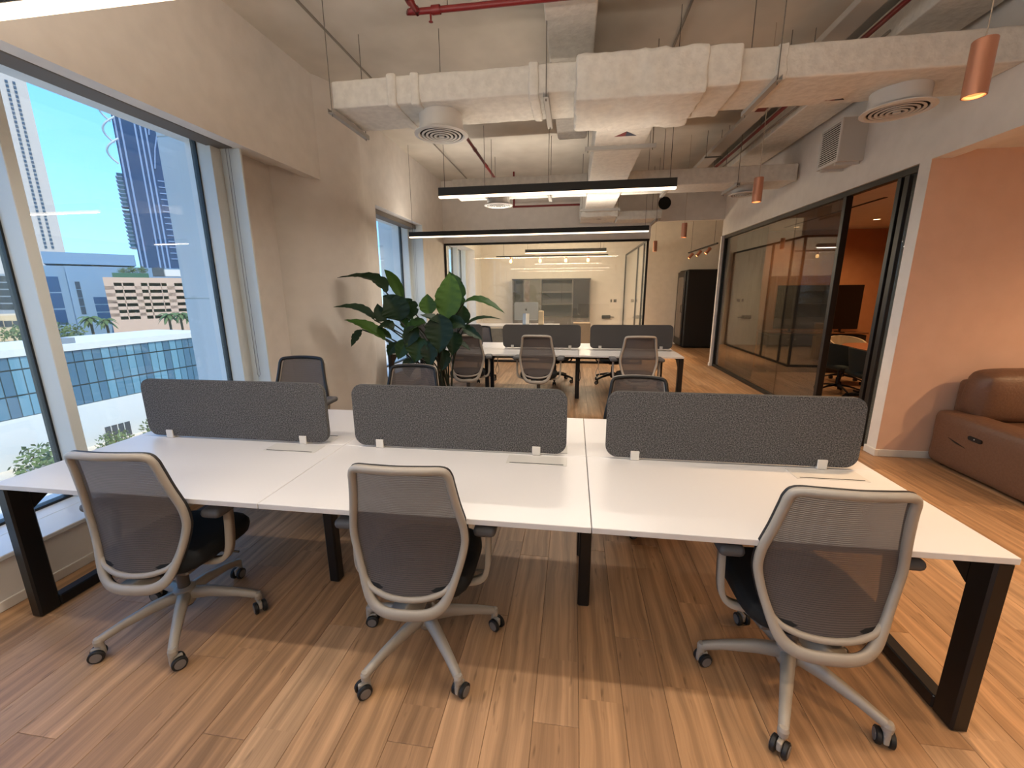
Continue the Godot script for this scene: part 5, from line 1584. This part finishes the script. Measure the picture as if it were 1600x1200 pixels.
	block(t, I, "roof_unit", on_wall(X, 240, 431), on_wall(X, 257, 418), -3.0, 4.0, plain("unit grey dark", Color(0.20, 0.24, 0.27), 0.6))
	block(t, I, "roof_box", on_wall(X, 258, 431), on_wall(X, 288, 421), -3.0, 4.0, whitew)
	for e in [[192, 424, 3.5], [206, 422, 4.0], [222, 422, 3.8]]: bush(["clipped roof-garden tree at the fence end of the car park roof", "round roof-garden tree in the middle of the car park roof", "roof-garden tree beside the rooftop unit"][[192, 206, 222].find(e[0])], at_far(e[0], e[1], 180), e[2] * 0.42, at_far(e[0], 432.4, 176).y)
	# --- blue-grey mall
	X = facing(130, 460, 215.0)
	t = thing("shopping_mall", "blue-grey windowless mall block with a flat roof behind the palms", "building", Vector3.ZERO)
	t.transform = X
	var bl := plain("mall blue", Color(0.40, 0.51, 0.60), 0.7)
	var a := on_wall(X, 100, 415); var b := on_wall(X, 320, 415)
	block(t, I, "wall", Vector2(a.x, GY - X.origin.y), Vector2(b.x, a.y), 0.0, 30.0, bl)
	block(t, I, "side_wall", Vector2(on_wall(X, 40, 415).x, GY - X.origin.y), Vector2(a.x, a.y), -2.0, 30.0, bl)
	block(t, I, "roof_storey", on_wall(X, 66, 410), on_wall(X, 212, 397), -6.0, 20.0, bl)
	for k in 3: block(t, I, "window_band", on_wall(X, 76 + k * 6, 456 + k * 26), on_wall(X, 90 + k * 6, 432 + k * 26), -1.9, 0.5, plain("mall glass", Color(0.09, 0.24, 0.40), 0.15))
	for k in 4: block(t, I, "slit_window", on_wall(X, 119 + k * 3, 452 + k * 13), on_wall(X, 124 + k * 3, 440 + k * 13), 0.1, 0.5, plain("mall slit", Color(0.14, 0.20, 0.27), 0.3))
	for k in 3: block(t, I, "glass_notch", on_wall(X, 148 + k * 3, 475 + k * 12), on_wall(X, 168 + k * 2, 464 + k * 12), 0.1, 0.5, plain("mall glass", Color(0.09, 0.24, 0.40), 0.15))
	# --- pale tower with small windows
	X = facing(70, 300, 330.0)
	t = thing("residential_tower", "tall pale concrete tower with small dark windows in columns", "building", Vector3.ZERO)
	t.transform = X
	var r0 := on_wall(X, 101, 390); var l0 := on_wall(X, -90, 390)
	block(t, I, "tower_wall", Vector2(l0.x, GY - X.origin.y), Vector2(r0.x, 230.0), 0.0, 40.0, plain("tower pale", Color(0.66, 0.65, 0.63), 0.8))
	var unit := absf(on_wall(X, 80, 390).x - on_wall(X, 90, 390).x) / 10.0
	var q := MB.new(); q.box(Vector3.ZERO, Vector3(unit * 4.2, unit * 4.6, 0.6))
	var wm := shape([[q, plain("tower window", Color(0.20, 0.28, 0.36), 0.3)]])
	for row in 40:
		for c in [18.0, 28.5, 52.0, 62.0, 86.0, 96.0]: piece(t, "window", wm, Vector3(r0.x - unit * c, r0.y + unit * (4.0 + 8.4 * row), 0.1))
	# --- dark blue tower with fins and looping frames
	X = facing(240, 300, 420.0)
	t = thing("office_tower", "slender dark blue glass tower with white fins and looping side frames", "building", Vector3.ZERO)
	t.transform = X
	var navy := plain("tower navy glass", Color(0.13, 0.22, 0.36), 0.25)
	var fin := plain("tower fin", Color(0.42, 0.52, 0.66), 0.6)
	var bx0 := on_wall(X, 216, 400).x; var bx1 := on_wall(X, 290, 400).x; var bw := bx1 - bx0
	block(t, I, "tower_body", Vector2(bx0, GY - X.origin.y), Vector2(bx1, 260.0), 0.0, 30.0, navy)
	for f in [0.03, 0.13, 0.40, 0.50, 0.60]: block(t, I, "fin", Vector2(bx0 + bw * f, GY - X.origin.y), Vector2(bx0 + bw * (f + 0.035), 260.0), 0.6, 1.0, fin)
	var base_y := on_wall(X, 240, 410).y
	var up := on_wall(X, 240, 300).y - on_wall(X, 240, 310).y
	for k in 14: block(t, I, "floor_band", Vector2(bx0 + bw * 0.68, base_y + up * (0.6 + k * 0.95)), Vector2(bx1, base_y + up * (0.75 + k * 0.95)), 0.5, 0.8, fin)
	for k in 2: block(t, I, "balcony_stack", Vector2(bx0 - bw * 0.12, base_y + up * (2.2 + 6.4 * k)), Vector2(bx0, base_y + up * (7.6 + 6.0 * k)), -2.0, 12.0, plain("tower teal", Color(0.16, 0.30, 0.38), 0.3))
	for k in 18: block(t, I, "balcony", Vector2(bx0 - bw * 0.15, base_y + up * (2.3 + k * 0.63)), Vector2(bx0, base_y + up * (2.42 + k * 0.63)), -1.8, 12.0, fin)
	for k in 5:
		q = MB.new()
		var pts: Array = []
		for s in 14:
			var ang := lerpf(-0.3, PI * 0.95, s / 13.0)
			pts.append(Vector3(bx0 - bw * 0.20 * sin(ang), base_y + up * (15.0 + k * 3.0 + 3.4 * (1.0 - s / 13.0)), 0.5 + 3.0 * cos(ang)))
		q.tube(pts, bw * 0.022, 6)
		part(t, "loop_frame", q, plain("loop white", Color(0.70, 0.76, 0.80), 0.6))
	for k in 4:
		for s in [-1.0, 1.0]:
			q = MB.new()
			var cx := bx0 + bw * 0.84; var y0: float = base_y + up * (14.8 + k * 5.0)
			q.tube([Vector3(cx + s * bw * 0.17, y0, 0.8), Vector3(cx + s * bw * 0.10, y0 + up * 3.0, 0.8), Vector3(cx, y0 + up * 5.4, 0.8)], bw * 0.018, 5)
			part(t, "lattice_arch", q, fin)
	# --- low beige house and flats seen past the thick mullion
	X = facing(5, 480, 170.0)
	t = thing("beige_house", "low beige house with square windows beyond the podium roof", "building", Vector3.ZERO)
	t.transform = X
	block(t, I, "wall", Vector2(on_wall(X, -120, 500).x, GY - X.origin.y), on_wall(X, 38, 492), 0.0, 15.0, plain("house beige", Color(0.72, 0.64, 0.50), 0.8))
	for k in 3: block(t, I, "window", on_wall(X, 8 + 14 * k - 14, 511), on_wall(X, 18 + 14 * k - 14, 501), 0.1, 0.4, plain("house window", Color(0.20, 0.21, 0.22), 0.3))
	X = facing(0, 430, 240.0)
	t = thing("apartment_block", "grey apartment block with a grid of windows behind the beige house", "building", Vector3.ZERO)
	t.transform = X
	var fr := on_wall(X, 30, 428)
	block(t, I, "wall", Vector2(on_wall(X, -160, 428).x, GY - X.origin.y), fr, 0.0, 20.0, plain("flats grey", Color(0.50, 0.54, 0.57), 0.8))
	for r in 5:
		for c in 4:
			var p := on_wall(X, -6 + c * 8.5, 440 + r * 11)
			block(t, I, "window", p, p + Vector2(unit * 0.0 + 1.7, 2.0), 0.1, 0.4, plain("flat window", Color(0.16, 0.19, 0.22), 0.3))
func at_plane_point(X: Transform3D, px: float, py: float, out: float) -> Vector3:
	var p := on_wall(X, px, py)
	return X * Vector3(p.x, p.y, out)
func bush(label: String, at: Vector3, r: float, ground: float) -> void:
	var t := thing("tree", label, "tree", Vector3(at.x, ground, at.z))
	var h := at.y - ground
	var q := MB.new()
	q.tube([Vector3.ZERO, Vector3(0, maxf(h, 0.3), 0)], r * 0.05, 6)
	part(t, "trunk", q, plain("bark", Color(0.22, 0.17, 0.12), 0.9))
	q = MB.new()
	for k in 420:
		var d := Vector3(rng.randfn(), rng.randfn(), rng.randfn()).normalized()
		var p := d * r * pow(rng.randf(), 0.4) * Vector3(1, 0.78, 1) + Vector3(0, h, 0)
		var s := r * 0.11
		var a := Vector3(rng.randfn(), rng.randfn(), rng.randfn()).normalized(); var b := a.cross(d).normalized()
		q.flat(p - a * s, p - b * s * 0.5, p + a * s, p + b * s * 0.5, d)
	var c := part(t, "crown", q, plain("tree green", Color(0.30, 0.37, 0.17), 0.8))
	c.set_meta("kind", "stuff")
func palm(label: String, at: Vector3, ground: float) -> void:
	var t := thing("palm_tree", label, "palm", Vector3(at.x, ground, at.z), 0.0, "palms in front of the mall and car park")
	var h := at.y - ground
	var q := MB.new()
	q.tube([Vector3(0, 0, 0), Vector3(0.2, h * 0.5, 0), Vector3(0, h, 0)], 0.28, 8)
	part(t, "trunk", q, plain("palm bark", Color(0.28, 0.22, 0.15), 0.9))
	for k in 16:
		var a := TAU * k / 16.0 + (k % 3) * 0.2
		var d := Vector3(cos(a), 0, sin(a))
		var rise: float = [1.6, 0.9, 0.1][k % 3]
		q = MB.new()
		var s := Vector3.UP.cross(d)
		for g in [-1.0, 1.0]:
			var pts: Array = []
			for i in 7:
				var u := i / 6.0
				var p: Vector3 = Vector3(0, h, 0) + d * 2.5 * u + Vector3.UP * (rise * 1.4 * u - 2.6 * u * u)
				var w := 0.5 * sin(PI * (0.12 + 0.85 * u))
				pts.append([p, p + s * g * w - Vector3.UP * w * 0.6])
			q.grid(pts, 1, 1)
		part(t, "frond", q, plain("palm green", Color(0.24, 0.33, 0.15), 0.7))
